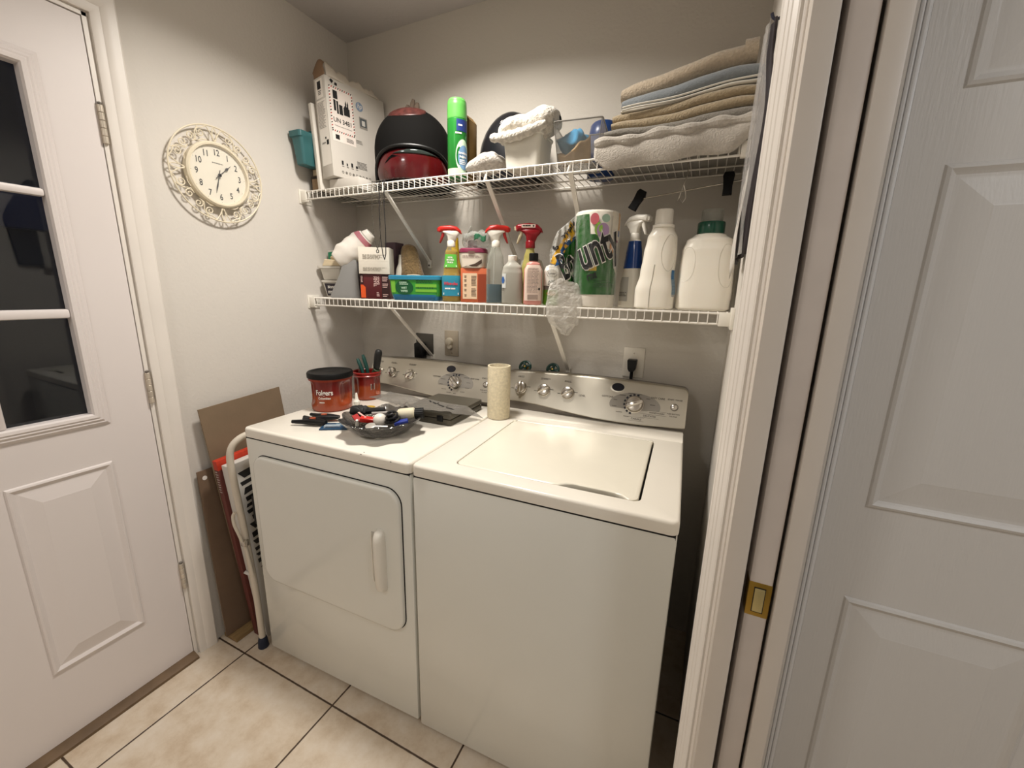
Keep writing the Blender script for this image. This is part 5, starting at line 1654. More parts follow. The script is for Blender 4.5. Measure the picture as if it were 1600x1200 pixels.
Body([(0, 0.026, 0.020, 2.8), (0.004, 0.029, 0.022, 2.8), (0.13, 0.029, 0.022, 2.8), (0.165, 0.022, 0.018), (0.20, 0.014, 0.014)]).mesh(28).build('bottle', mat('pale_yellow_plastic', '#b5ab62', 0.35), t)
sprayer(t, 0.198, -1, dkred_pl, mat('trigger_ivory', '#cfc3a4', 0.4), dkred_pl, 1.12)
p = MB()
put(p, quad(-0.032, 0.018, 0.268, 0.279), front(-0.0156))
p.build('head_label', mat('label_blush', '#e3cdbf', 0.5), t, smooth=0)
p = MB()
put(p, lines(-0.028, 0.004, 0.270, 0.277, 1, 0.3, 0.1), front(-0.0162))
put(p, disc(0.011, 0.2735, 0.003, 12), front(-0.0162))
p.build('lettering', ink, t, smooth=0)
t = thing('bottle', 'freshener bottle with white top and green base beside the paper towels', 'bottle', (1.108, -0.215, LZ), 0.45)
AB = Body([(0, 0.024, 0.020, 2.8), (0.004, 0.027, 0.023, 2.8), (0.052, 0.027, 0.023, 2.8)], False)
AB.mesh(32).build('base', mat('apple_green', '#5f9a2c', 0.3, coat=0.3), t)
AT = Body([(0.052, 0.0268, 0.0228, 2.8), (0.066, 0.0268, 0.0228, 2.8)], False)
AT.mesh(32).build('middle', mat('olive_band', '#77706a', 0.4), t)
AC = Body([(0.066, 0.0272, 0.0232, 2.8), (0.115, 0.026, 0.022, 2.7), (0.132, 0.020, 0.017, 2.4), (0.137, 0.010, 0.009)])
AC.mesh(32).build('top', white_pl, t)
p = MB()
AC.wrap(text('AIR', 0.011, 0.0004), -90, 0.080, 0.0016, mb=p)
AC.wrap(lines(-0.010, 0.010, -0.002, 0.002, 1, 0.2, 0), -90, 0.071, 0.0016, mb=p)
ring_ = [(0.016 * math.cos(2 * PI * k / 24), 0.013 * math.sin(2 * PI * k / 24)) for k in range(24)] + [(0.0148 * math.cos(2 * PI * k / 24), 0.0118 * math.sin(2 * PI * k / 24)) for k in range(24)]
AC.wrap((ring_, [(k, (k + 1) % 24, 24 + (k + 1) % 24, 24 + k) for k in range(24)]), -90, 0.108, 0.0016, mb=p)
AC.wrap(text('bear', 0.010, 0.0003), -90, 0.108, 0.0016, mb=p)
p.build('lettering', ink, t, smooth=0)
p = MB()
AB.wrap(disc(0, 0, 0.014, 20, 0.007), -90, 0.040, 0.0012, mb=p)
p.build('fruit_print', mat('fruit_orange', '#b98a3a', 0.4), t, smooth=0)

# --- pack of paper towels in torn wrapper
t = thing('paper_towel_pack', 'paper towel roll in torn green printed plastic wrapper', 'paper towels', (1.262, -0.226, LZ), 0.52)
RB = Body([(0, 0.066, 0.066), (0.004, 0.070, 0.070), (0.292, 0.070, 0.070), (0.298, 0.066, 0.066)], False)
RB.mesh(48).build('roll', mat('tissue_white', '#e0d9cc', 0.9, bump=0.4, bscale=110), t)
MB().lathe([(0.021, 0.298), (0.021, 0.2995), (0.0005, 0.2996)], 24).build('core', mat('core_brown', '#8d7558', 0.8), t)
gw = mat('wrap_green', '#165c17', 0.25, coat=0.3, var=0.15, vscale=18)
wr = MB()
def gtop(a):
    # ragged upper edge of the green print: high at the left, dipping behind the coloured dots, low on the right
    K = [(-200, 0.285), (-140, 0.285), (-126, 0.285), (-122, 0.225), (-104, 0.225), (-92, 0.195), (-70, 0.180), (-52, 0.150), (-40, 0.115), (-10, 0.09), (20, 0.08)]
    for (x, p0), (y, q0) in zip(K, K[1:]):
        if x <= a <= y:
            return p0 + (q0 - p0) * (a - x) / (y - x)
    return 0.08
wr.grid(lambda u, v: RB.pt(math.radians(-175 + 170 * u), 0.040 + (gtop(-175 + 170 * u) - 0.040) * v, 0.0014 + 0.001 * math.sin(40 * u) * v), 60, 16)
wr.build('green_wrapper', gw, t)
MB().grid(lambda u, v: RB.pt(math.radians(-178 + 190 * u), 0.002 + 0.294 * v, 0.0050 + 0.0018 * math.sin(25 * u + 8 * v) + 0.001 * math.sin(60 * u)), 50, 16).build('clear_wrapper', film('wrap_film', '#e8e8e4', 0.015, 0.06, bump=0.5, bscale=50), t)
for nm_, col, a, z, r, ry in (('dot_red', '#c9606a', -112, 0.270, 0.013, 0.017), ('dot_mint', '#a9c8b4', -84, 0.272, 0.013, 0.012), ('dot_lilac', '#b292b8', -90, 0.236, 0.019, 0.022), ('dot_lime', '#8fb84a', -101, 0.240, 0.012, 0.020), ('dot_orange', '#cf8a4a', -58, 0.190, 0.013, 0.020), ('dot_pearl', '#cfc4ae', -50, 0.165, 0.011, 0.014)):
    p = MB()
    RB.wrap(disc(0, 0, r, 28, ry), a, z, 0.0032 + (0.0006 if 'lilac' in nm_ else 0), mb=p)
    p.build('printed_dot', mat(nm_, col, 0.35), t)
p = MB()
p = RB.patch(-66, -26, 0.208, 0.293, 0.0028)
p.build('plain_window', mat('tissue_print', '#ded6c6', 0.6), t)
RB.patch(-40, -22, 0.240, 0.293, 0.0034).build('amber_tag', mat('tag_amber', '#c08a3a', 0.4), t)
RB.patch(-40, -26, 0.222, 0.240, 0.0034).build('blue_tag', mat('tag_blue', '#27457a', 0.4), t)
RB.patch(-80, -38, 0.203, 0.210, 0.0036).build('mauve_band', mat('band_mauve', '#8f5f74', 0.4), t)
# brand lettering on a tilt, white edge under black
def tilt(flat, an, du=0.0, dv=0.0):
    c, s_ = math.cos(an), math.sin(an)
    return ([(c * x - s_ * y + du, s_ * x + c * y + dv) for x, y in flat[0]], flat[1])
for nm_, bold, off, mm in (('lettering_edge', 0.0062, 0.0042, white_ink), ('brand_lettering', 0.0026, 0.0062, ink)):
    p = MB()
    RB.wrap(tilt(text('unty', 0.140, bold, 0.56, 0.15), 0.46), -100, 0.182, off, mb=p)
    p.build(nm_, mm, t, smooth=0)
p = MB()
RB.wrap(tilt(text('rns', 0.034, 0.0012, 0.7, 0.15), 0.35), -112, 0.098, 0.0052, mb=p)
p.build('lettering', ink, t, smooth=0)
RB.patch(-126, -100, 0.114, 0.130, 0.0030).build('yellow_strip', mat('strip_gold', '#bfa03a', 0.4), t)
p = MB()
RB.wrap(lines(-0.040, 0.040, -0.012, 0.012, 3, 0.6, 0.3), -74, 0.072, 0.0026, mb=p)
p.build('small_print', mat('print_dkgreen', '#174f1c', 0.5), t, smooth=0)
# the torn, flattened half of the wrapper hanging off to the left
def flap(u, v):
    # u across (0 left edge .. 1 at the roll), v up
    x = -0.052 + 0.085 * u - 0.010 * (1 - u) * (v - 0.6) + 0.030 * max(0, v - 0.55) * (1 - u) * 2.0
    z = 0.02 + 0.25 * v - 0.05 * (1 - u) * v + 0.03 * (1 - u) * (1 - v) - 0.02 * (1 - u) * max(0, v - 0.8)
    y = -0.020 - 0.016 * math.sin(PI * u) + 0.008 * math.sin(11 * v + 4 * u) + 0.004 * math.sin(26 * u + 9 * v)
    return Vector((x, y, z))
def flap_patch(nm_, m_, pts, off, k=0):
    mb = MB()
    mb.grid(lambda a, b: flap(*( (1 - b) * Vector(pts[0]).lerp(Vector(pts[1]), a) + b * Vector(pts[3]).lerp(Vector(pts[2]), a))) + Vector((0, -off, 0)), 12, 10)
    return mb.build(nm_, m_, fl)
fl = MB().grid(flap, 24, 26).build('torn_wrapper', film('wrap_film_loose', '#dcdcd6', 0.16, 0.08, bump=0.9, bscale=45), t, solid=0.0006)
fl.matrix_local = (Matrix.Translation((1.262, -0.226, LZ)) @ Matrix.Rotation(0.52, 4, 'Z')).inverted() @ (Matrix.Translation((1.165, -0.262, LZ + 0.02)) @ Matrix.Rotation(0.50, 4, 'Z'))
fl['label'] = 'loose torn clear film with yellow, blue and green print'
flap_patch('yellow_print', mat('wrap_yellow', '#d9a520', 0.35), [(0.0, 0.40), (0.24, 0.36), (1.0, 0.80), (0.66, 1.0)], 0.0015)
flap_patch('blue_print', mat('wrap_blue', '#1f4a7a', 0.35), [(0.18, 0.34), (0.52, 0.40), (0.98, 0.74), (0.48, 0.70)], 0.0022)
flap_patch('green_print', gw, [(0.40, 0.30), (1.0, 0.02), (1.0, 0.72), (0.62, 0.62)], 0.0030)
p = MB()
for ch_, cu, cv, an, sz in (('6', 0.18, 0.66, 1.0, 0.036), ('Triple', 0.62, 0.86, 0.62, 0.027)):
    put(p, tilt(text(ch_, sz, 0.0010, 0.85), an), lambda x, y: flap(cu + x / 0.085, cv + y / 0.21) + Vector((0, -0.0042, 0)))
p.build('lettering', ink, fl, smooth=0)
p = MB()
put(p, tilt(text('TALL', 0.013, 0.0005, 0.8), 0.62), lambda x, y: flap(0.62 + x / 0.085, 0.73 + y / 0.21) + Vector((0, -0.0046, 0)))
p.build('white_lettering', white_ink, fl, smooth=0)
for nm_, bold, off, mm in (('lettering_edge', 0.0066, 0.0052, white_ink), ('brand_lettering', 0.0028, 0.0064, ink)):
    p = MB()
    put(p, tilt(text('Bo', 0.115, bold, 0.46, 0.2), 0.5), lambda x, y: flap(0.66 + x / 0.085, 0.36 + y / 0.21) + Vector((0, -off, 0)))
    p.build(nm_, mm, fl, smooth=0)
# crumpled tail hanging over the shelf edge
def tail(u, v):
    a = 2 * PI * u
    z = 0.060 - 0.168 * v
    r = (0.020 + 0.030 * math.sin(PI * min(1, 0.15 + 0.85 * v)) ** 0.7) * (1 - 0.85 * max(0, v - 0.8) / 0.2)
    p = Vector((-0.008 + 0.010 * v + r * math.cos(a) * 1.15, -0.058 - 0.018 * v + 0.30 * r * math.sin(a), z))
    k = 0.010 * math.sin(5 * a + 7 * v) * v
    return p + Vector((k * math.cos(a), 0.25 * k, wob(p, 0.006, 80)))
MB().grid(tail, 40, 22).build('crumpled_tail', film('tail_film', '#e4e0d8', 0.42, 0.10, bump=1.0, bscale=60), fl)
# --- blue and white spray bottle
t = thing('spray_bottle', 'white spray bottle with blue upper sleeve, right of the paper towels', 'spray bottle', (1.376, -0.150, LZ), -0.55)
SB = Body([(0, 0.036, 0.028, 3), (0.004, 0.040, 0.031, 3), (0.075, 0.039, 0.030, 2.8), (0.125, 0.031, 0.025, 2.6), (0.140, 0.029, 0.024, 2.5), (0.175, 0.026, 0.022, 2.3), (0.215, 0.021, 0.019, 2.1), (0.222, 0.015, 0.015)])
SB.mesh(36).build('bottle', white_hd, t)
SB.patch(-179, 180, 0.128, 0.216, 0.001, nu=40).build('blue_sleeve', mat('sleeve_blue', '#123f86', 0.22, coat=0.4), t)
SB.patch(-120, -80, 0.02, 0.10, 0.001).build('side_label', mat('label_silver', '#bdbab2', 0.4), t)
p = MB()
SB.wrap(lines(-0.012, 0.012, -0.008, 0.008, 3, 0.5, 0.2), -100, 0.042, 0.002, mb=p)
p.build('small_print', grey_ink, t, smooth=0)
sprayer(t, 0.218, 1, white_pl, white_pl, white_pl, 1.05, 0.002)
# --- tall white detergent bottle
t = thing('detergent_bottle', 'tall slim white detergent bottle with white cap', 'bottle', (1.461, -0.225, LZ), 0.06)
DB = Body([(0, 0.054, 0.036, 3), (0.005, 0.059, 0.040, 3), (0.055, 0.060, 0.040, 3), (0.105, 0.051, 0.036, 2.8, 0.002), (0.165, 0.049, 0.035, 2.7, 0.006), (0.215, 0.044, 0.033, 2.5, 0.008), (0.240, 0.033, 0.028, 2.2, 0.008), (0.246, 0.030, 0.026, 2.0, 0.008)])
DB.mesh(44).build('bottle', white_hd, t)
MB().lathe([(0.031, 0.244), (0.032, 0.246), (0.032, 0.252), (0.028, 0.254), (0.0265, 0.256), (0.0255, 0.294), (0.024, 0.297), (0.0225, 0.297), (0.022, 0.290), (0.0005, 0.290)], 36, M=Matrix.Translation((0.008, 0, 0))).build('cap', white_pl, t)
gp = MB()
gp.add([DB.pt(math.radians(-58 + 30 * math.cos(a)), 0.168 + 0.055 * math.sin(a), 0.0006) for a in [2 * PI * k / 32 for k in range(32)]] + [DB.pt(math.radians(-58 + 14 * math.cos(a)), 0.168 + 0.030 * math.sin(a), -0.004) for a in [2 * PI * k / 32 for k in range(32)]] + [DB.pt(math.radians(-58), 0.168, -0.005)], [(k, (k + 1) % 32, 32 + (k + 1) % 32, 32 + k) for k in range(32)] + [(32 + k, 32 + (k + 1) % 32, 64) for k in range(32)])
gp.build('hand_grip', mat('grip_cream', '#d8d2c4', 0.4), t)
MB().tube([DB.pt(math.radians(-96), 0.004 + 0.13 * k / 14, 0.0002) for k in range(15)], 0.0009, 6).build('seam', mat('seam_grey', '#9d978b', 0.5), t)
DB.patch(-40, 30, 0.045, 0.118, 0.001).build('side_label', mat('label_skyblue', '#8ea6b8', 0.45), t)
DB.patch(-41, -22, 0.090, 0.118, 0.0016).build('blue_corner', mat('label_blue', '#2f6592', 0.45), t)
p = MB()
DB.wrap(lines(-0.010, 0.010, -0.030, 0.022, 12, 0.5, 0.2), -30, 0.066, 0.002, mb=p)
p.build('small_print', mat('label_slate', '#5d6f80', 0.5), t, smooth=0)
# --- big white jug with green cap
t = thing('detergent_jug', 'large white detergent jug with dark green cap', 'jug', (1.602, -0.200, LZ), 0.0)
JB = Body([(0, 0.068, 0.046, 3.4), (0.006, 0.076, 0.053, 3.4), (0.05, 0.078, 0.054, 3.4), (0.12, 0.076, 0.053, 3.3), (0.175, 0.073, 0.051, 3.2), (0.205, 0.064, 0.046, 3.0), (0.220, 0.045, 0.038, 2.5), (0.226, 0.034, 0.034, 2)])
JB.mesh(48).build('jug', white_hd, t)
cg = mat('cap_forest', '#0f4a38', 0.25, coat=0.3)
MB().lathe([(0.036, 0.224), (0.038, 0.227), (0.038, 0.255), (0.036, 0.258), (0.030, 0.259)], 36).build('cap', cg, t)
MB().lathe([(0.029, 0.258), (0.030, 0.260), (0.030, 0.290), (0.028, 0.293), (0.027, 0.293), (0.0268, 0.262)], 32, caps=False).build('measuring_cup', film('cup_film', '#9a9a90', 0.22, 0.08), t)
for a0, nm_ in ((-128, 'left_dent'), (-52, 'right_dent')):
    gp = MB()
    w_, hh = (24, 0.050) if a0 < -90 else (24, 0.062)
    zc_ = 0.135 if a0 < -90 else 0.130
    gp.add([JB.pt(math.radians(a0 + w_ * math.copysign(abs(math.cos(a)) ** 0.8, math.cos(a))), zc_ + hh * math.copysign(abs(math.sin(a)) ** 0.8, math.sin(a)), 0.0006) for a in [2 * PI * k / 40 for k in range(40)]] + [JB.pt(math.radians(a0 + w_ * 0.62 * math.cos(a)), zc_ + hh * 0.75 * math.sin(a), -0.005) for a in [2 * PI * k / 40 for k in range(40)]] + [JB.pt(math.radians(a0), zc_, -0.007)], [(k, (k + 1) % 40, 40 + (k + 1) % 40, 40 + k) for k in range(40)] + [(40 + k, 40 + (k + 1) % 40, 80) for k in range(40)])
    gp.build('grip_dent', mat('grip_cream', '#d8d2c4', 0.4), t)

# ================================================================== things on top of the dryer and washer
DZ0 = TZ + 0.0012
fred = mat('coffee_red', '#8e1a14', 0.28, coat=0.3)
def folgers_mat():
    m = bpy.data.materials.new('coffee_label')
    m.use_nodes = True
    nt = m.node_tree
    b = nt.nodes['Principled BSDF']
    tc = nt.nodes.new('ShaderNodeTexCoord')
    sp = nt.nodes.new('ShaderNodeSeparateXYZ')
    nt.links.new(tc.outputs['Object'], sp.inputs[0])
    cr = nt.nodes.new('ShaderNodeValToRGB')
    mr = nt.nodes.new('ShaderNodeMapRange')
    mr.inputs[1].default_value = 0.0
    mr.inputs[2].default_value = 0.135
    nt.links.new(sp.outputs['Z'], mr.inputs[0])
    nt.links.new(mr.outputs[0], cr.inputs[0])
    e = cr.color_ramp.elements
    e[0].position, e[0].color = 0.0, lin('#8f3a1a')
    e[1].position, e[1].color = 1.0, lin('#701b10')
    for p_, c_ in ((0.42, '#98401a'), (0.47, '#842817'), (0.5, '#73160f'), (0.85, '#6b130e')):
        q = e.new(p_)
        q.color = lin(c_)
    nt.links.new(cr.outputs[0], b.inputs['Base Color'])
    b.inputs['Roughness'].default_value = 0.28
    b.inputs['Coat Weight'].default_value = 0.3
    return m
fm = folgers_mat()
def coffee(label, loc, rz, R, Hh):
    t = thing('coffee_tub', label, 'coffee tub', loc, rz)
    def pt(a, z, off=0.0):
        # round tub with a hand grip pinched into each side
        r = R * (0.95 + 0.05 * z / Hh) + off
        g = math.exp(-((a - math.radians(-28)) / 0.30) ** 2) + math.exp(-((a - math.radians(-152)) / 0.30) ** 2)
        zz = (z / Hh - 0.52) / 0.34
        g *= max(0.0, 1 - zz ** 4) if abs(zz) < 1 else 0.0
        r -= 0.22 * R * min(1.0, 1.25 * g)
        if z < 0.004:
            r -= 0.003
        return Vector((r * math.cos(a), r * math.sin(a), z))
    mb = MB()
    zz = [0, 0.002, 0.004] + [0.004 + (Hh - 0.004) * k / 22 for k in range(1, 23)]
    mb.loft([[pt(-PI + 2 * PI * j / 72, z) for j in range(72)] for z in zz], caps=False)
    mb.loft([[pt(-PI + 2 * PI * j / 72, z) for j in range(72)] for z in (0.0, 0.0005)])
    mb.build('tub', fm, t, solid=0.002, soff=-1)
    return t, pt
t, cp_ = coffee('red coffee tub with black lid at the back left of the dryer', (0.316, -0.505, DZ0), 0.55, 0.078, 0.136)
MB().lathe([(0.0815, 0.126), (0.084, 0.128), (0.084, 0.143), (0.081, 0.1475), (0.070, 0.148), (0.066, 0.1455), (0.02, 0.1455), (0.001, 0.1455)], 56).build('lid', mat('lid_black', '#0b0b0b', 0.5, spec=0.25), t)
MB().loft([[cp_(-PI + 2 * PI * j / 72, z, 0.0025) for j in range(72)] for z in (0.118, 0.120, 0.124, 0.126)], caps=False).build('shoulder_band', mat('coffee_orange_band', '#8c2f18', 0.3), t)
p = MB()
def cw(flat, a, z, off=0.0012, mi=0):
    v, f = flat
    p.add([cp_(math.radians(a) + q[0] / 0.078, z + q[1], off) for q in v], f, mi)
cw(text('Folgers', 0.028, 0.0006, 0.80), -93, 0.076)
cw(text('Colombian', 0.0125, 0.0003, 0.85), -93, 0.055)
cw(lines(-0.014, 0.006, -0.0025, 0.0025, 1, 0.2, 0), -98, 0.038)
p.build('lettering', white_ink, t, smooth=0)
p = MB()
cw(quad(-0.034, 0.034, -0.0008, 0.0008), -92, 0.026)
cw(quad(-0.030, 0.030, -0.0006, 0.0006), -94, 0.047)
p.build('orange_line', mat('line_orange', '#cf6a2c', 0.4), t, smooth=0)

t, cp_ = coffee('smaller red coffee tub holding tools, behind the lidded one', (0.328, -0.325, DZ0), 0.7, 0.056, 0.118)
MB().loft([[cp_(-PI + 2 * PI * j / 72, z, o) for j in range(72)] for z, o in ((0.100, 0.001), (0.103, 0.004), (0.106, 0.0015), (0.110, 0.0015), (0.113, 0.004), (0.117, 0.004), (0.119, 0.001))], caps=False).build('rim', fred, t)
p = MB()
cw(quad(-0.014, 0.014, -0.013, 0.013), -62, 0.058)
p.build('code_panel', mat('panel_grey', '#b7aaa2', 0.5), t, smooth=0)
p = MB()
for k in range(11):
    cw(quad(-0.012 + 0.0022 * k, -0.012 + 0.0022 * k + 0.0008 + 0.0006 * (k % 3 == 0), -0.010, 0.010), -62, 0.058, 0.0018)
p.build('bar_lines', ink, t, smooth=0)
CT = Vector((0.328, -0.325, DZ0))
def tool(name, label, cat):
    return thing(name, label, cat, tuple(CT))
t = tool('pliers', 'dark green handled pliers standing in the smaller coffee tub', 'pliers')
for s_, tp in ((0, ((-0.012, -0.006, 0.03), (-0.014, -0.008, 0.085), (-0.024, -0.012, 0.125), (-0.040, -0.012, 0.158), (-0.046, -0.012, 0.170))), (1, ((-0.008, -0.004, 0.03), (0.002, -0.004, 0.085), (0.000, -0.006, 0.130), (-0.014, -0.008, 0.175), (-0.018, -0.008, 0.188)))):
    MB().tube([Vector(a) + Vector((0.010, 0.0, 0)) for a in tp], [0.005, 0.0075, 0.008, 0.0078, 0.005], 12).build('handle', mat('grip_green', '#123f38', 0.4), t)
MB().tube([(-0.0, -0.005, 0.004), (-0.001, -0.005, 0.05)], [0.006, 0.010], 10).build('jaws', chrome, t)
t = tool('screwdriver', 'screwdriver with thick black handle in the smaller coffee tub', 'screwdriver')
dv = Vector((0.020, 0.004, 0.10)).normalized()
b0 = Vector((0.018, 0.010, 0.010))
MB().tube([b0, b0 + dv * 0.115], 0.0035, 10).build('shaft', chrome, t)
MB().tube([b0 + dv * 0.105, b0 + dv * 0.122], 0.007, 12).build('collar', mat('gold_collar', '#b09a3a', 0.35, metal=0.6), t)
MB().tube([b0 + dv * q for q in (0.120, 0.124, 0.135, 0.185, 0.198, 0.204, 0.207)], [0.008, 0.0125, 0.0145, 0.0155, 0.0145, 0.011, 0.005], 16).build('handle', mat('grip_black', '#191918', 0.5), t)
t = tag(MB().lathe([(0.012, 0.0), (0.014, 0.001), (0.014, 0.022), (0.012, 0.023)], 24, M=Matrix.Translation((CT.x + 0.034, CT.y + 0.012, CT.z + 0.108)) @ Matrix.Rotation(0.6, 4, 'Y')).build('tape_roll', mat('dark_olive_tape', '#2c3a22', 0.5)), 'small dark green roll at the right rim of the tool tub', 'tape')
t = tag(MB().grid(lambda u, v: (CT.x - 0.030 + 0.012 * math.cos(3 * u) - 0.018 * u, CT.y - 0.026 + 0.05 * u, CT.z + 0.02 + 0.118 * v), 8, 4).build('plastic_sleeve', film('smoke_film', '#5c5652', 0.35, 0.1), solid=0.001), 'smoky plastic sleeve standing at the left in the tool tub', 'sleeve')
# --- glue bottle
t = thing('glue_bottle', 'small white pointed glue bottle between the coffee tubs and the bowl', 'glue bottle', (0.462, -0.520, DZ0), 0.5)
Body([(0, 0.013, 0.013), (0.002, 0.0148, 0.0148), (0.032, 0.0148, 0.0148), (0.038, 0.010, 0.010)]).mesh(28).build('bottle', mat('glue_white', '#e4dccd', 0.35), t)
MB().lathe([(0.0118, 0.037), (0.012, 0.038), (0.012, 0.048), (0.008, 0.052), (0.0055, 0.060), (0.0038, 0.076), (0.002, 0.080)], 24).build('nozzle', white_pl, t)
MB().lathe([(0.0151, 0.006), (0.0151, 0.026)], 28, caps=False).build('label', mat('label_rose', '#cda89c', 0.5), t)
# --- yellow lid ring behind
t = tag(MB().lathe([(0.022, 0), (0.024, 0.001), (0.024, 0.006), (0.021, 0.007), (0.014, 0.0072)], 28).build('jar_lid', mat('lid_gold', '#c9a640', 0.35)), 'small yellow lid lying behind the glue bottle', 'lid')
t.location = (0.455, -0.452, DZ0)
# --- black spring clamps, left front of the dryer
def clamp(label, loc, rz, k):
    t = thing('spring_clamp', label, 'clamp', loc, rz, 'spring clamps')
    for sg in (1, -1):
        b = MB()
        b.tube([(0.052, sg * 0.004, 0.013), (0.022, sg * 0.009, 0.013), (0.0, sg * 0.011, 0.013), (-0.030, sg * 0.018, 0.012), (-0.062, sg * (0.028 + 0.004 * k), 0.012)], [0.006, 0.009, 0.0105, 0.008, 0.0062], 10)
        b.build('arm', mat('clamp_black', '#0e0e10', 0.45, spec=0.3), t)
    MB().tube([(0, 0, 0.003), (0, 0, 0.024)], 0.010, 16).build('pivot', mat('clamp_orange', '#9a4526', 0.45), t)
clamp('black spring clamp with orange pivot, nearest the dryer front edge', (0.428, -0.690, DZ0), 0.15, 0)
clamp('black spring clamp lying closest to the lidded coffee tub', (0.425, -0.640, DZ0), 0.45, 1)
# --- blue card
t = thing('blister_card', 'blue card packet lying between the clamps and the bowl', 'packet', (0.515, -0.672, DZ0), 0.55)
MB().box(-0.045, 0.045, -0.032, 0.032, 0, 0.004, 0.0008).build('card', mat('card_blue', '#1c4465', 0.35), t)
MB().box(-0.032, 0.020, -0.026, -0.004, 0.004, 0.012, 0.002).build('blister', film('blister_film', '#d5dde2', 0.15, 0.06), t)
p = MB()
put(p, lines(-0.004, 0.038, 0.014, 0.022, 1, 0.3, 0.2), lambda u, v: (u, v, 0.0046))
put(p, lines(-0.04, 0.04, 0.0, 0.01, 2, 0.5, 0.2), lambda u, v: (u, v, 0.0046))
p.build('print', mat('card_pale', '#8fb0bd', 0.5), t, smooth=0)
# --- smoked glass bowl
BX, BY = 0.682, -0.630
t = thing('glass_bowl', 'wide scalloped glass bowl of odds and ends at the dryer front', 'bowl', (BX, BY, DZ0), 0.3)
def bw(a, k, thick=0.0):
    # k 0..1 from foot to rim
    r = 0.070 + 0.060 * k ** 0.85
    z = 0.004 + 0.048 * k ** 1.5
    s_ = 1 + (0.05 * math.cos(10 * a)) * k
    return (r * s_ * math.cos(a) - thick * math.cos(a), r * s_ * math.sin(a) - thick * math.sin(a), z + 0.004 * k * math.cos(10 * a) + thick * 0.6)
N = 80
outer = [[bw(2 * PI * j / N, k / 8) for j in range(N)] for k in range(9)]
inner = [[bw(2 * PI * j / N, k / 8, 0.004) for j in range(N)] for k in range(8, -1, -1)]
gb = MB()
gb.loft([[(0.068 * math.cos(2 * PI * j / N), 0.068 * math.sin(2 * PI * j / N), 0.0) for j in range(N)]] + outer + inner)
gb.build('bowl', mat('smoked_glass', '#86827e', 0.08, trans=0.9, ior=1.45, bump=0.8, bscale=55, bdist=0.006), t)
def in_bowl(name, label, cat, mb, m, pos, rot=(0, 0, 0)):
    o = tag(mb.build(name, m), label, cat)
    o.location = (BX + pos[0], BY + pos[1], DZ0 + pos[2])
    o.rotation_euler = rot
    return o
in_bowl('golf_ball', 'white ball in the middle of the glass bowl', 'ball', MB().sphere((0, 0, 0), 0.0215, N=28, K=18), mat('ball_white', '#e6dfd4', 0.3), (0.018, -0.028, 0.050))
in_bowl('plastic_block', 'red plastic piece in the bowl, left of the white ball', 'plastic piece', MB().box(-0.026, 0.026, -0.011, 0.011, -0.008, 0.008, 0.004), red_pl, (-0.030, -0.030, 0.044), (0.2, 0.1, 0.5))
in_bowl('red_tag', 'small red tag at the left side of the glass bowl', 'tag', MB().box(-0.022, 0.016, -0.010, 0.010, -0.004, 0.004, 0.002), mat('tag_red', '#a62a2a', 0.4), (-0.068, -0.040, 0.044), (0.3, 0.3, -0.4))
in_bowl('marker_pen', 'grey pen lying across the back of the glass bowl', 'pen', MB().tube([(-0.055, 0, 0), (0.05, 0, 0.004), (0.056, 0, 0.004)], [0.0055, 0.0055, 0.002], 12), mat('pen_grey', '#98918c', 0.35), (0.012, 0.022, 0.058), (0, 0, 0.55))
in_bowl('black_marker', 'thick black marker at the back left of the glass bowl', 'pen', MB().tube([(-0.045, 0, 0), (-0.043, 0, 0), (0.043, 0, 0), (0.045, 0, 0)], [0.006, 0.0095, 0.0095, 0.006], 14), black_pl, (-0.055, 0.014, 0.058), (0, -0.08, 0.5))
in_bowl('black_bundle', 'black knotted strap on the left rim of the glass bowl', 'strap', MB().sphere((0, 0, 0), (0.034, 0.026, 0.020), N=24, K=14, fn=lambda p: p + Vector((wob(p, 0.005, 110), wob(p, 0.005, 120, 1), wob(p, 0.004, 100, 2)))), mat('strap_black', '#1b1a1a', 0.6, bump=0.6, bscale=90), (-0.098, 0.006, 0.056))
in_bowl('black_cable', 'coiled black cable at the right of the white ball', 'cable', MB().tube([(0.026 * math.cos(0.42 * k) * (1 - 0.012 * k), 0.020 * math.sin(0.42 * k), 0.0009 * k - 0.004) for k in range(44)], 0.0042, 8), mat('cable_black', '#141414', 0.45), (0.058, -0.012, 0.046), (0.15, -0.1, 0.4))
in_bowl('pill_bottle', 'small off-white bottle lying on the right side of the bowl', 'bottle', MB().lathe([(0.004, -0.030), (0.016, -0.028), (0.018, -0.022), (0.018, 0.022), (0.014, 0.026)], 24, M=Matrix.Rotation(PI / 2, 4, 'Y')), mat('pill_ivory', '#d9d0b6', 0.35), (0.082, 0.030, 0.066), (0, -0.1, 0.5))
in_bowl('stopper', 'ribbed black stopper beside the off-white bottle', 'stopper', MB().loft([[(0.0, (0.0165 + 0.0012 * (j % 2)) * math.cos(2 * PI * j / 36), (0.0165 + 0.0012 * (j % 2)) * math.sin(2 * PI * j / 36)) for j in range(36)], [(0.028, (0.0165 + 0.0012 * (j % 2)) * math.cos(2 * PI * j / 36), (0.0165 + 0.0012 * (j % 2)) * math.sin(2 * PI * j / 36)) for j in range(36)]]), black_pl, (0.104, 0.043, 0.065), (0, -0.1, 0.5))
in_bowl('plastic_block', 'royal blue plastic piece under the off-white bottle', 'plastic piece', MB().box(-0.022, 0.022, -0.012, 0.012, -0.007, 0.007, 0.004), mat('royal_blue', '#2a3a8c', 0.4), (0.088, -0.008, 0.047), (0.1, -0.2, 0.6))
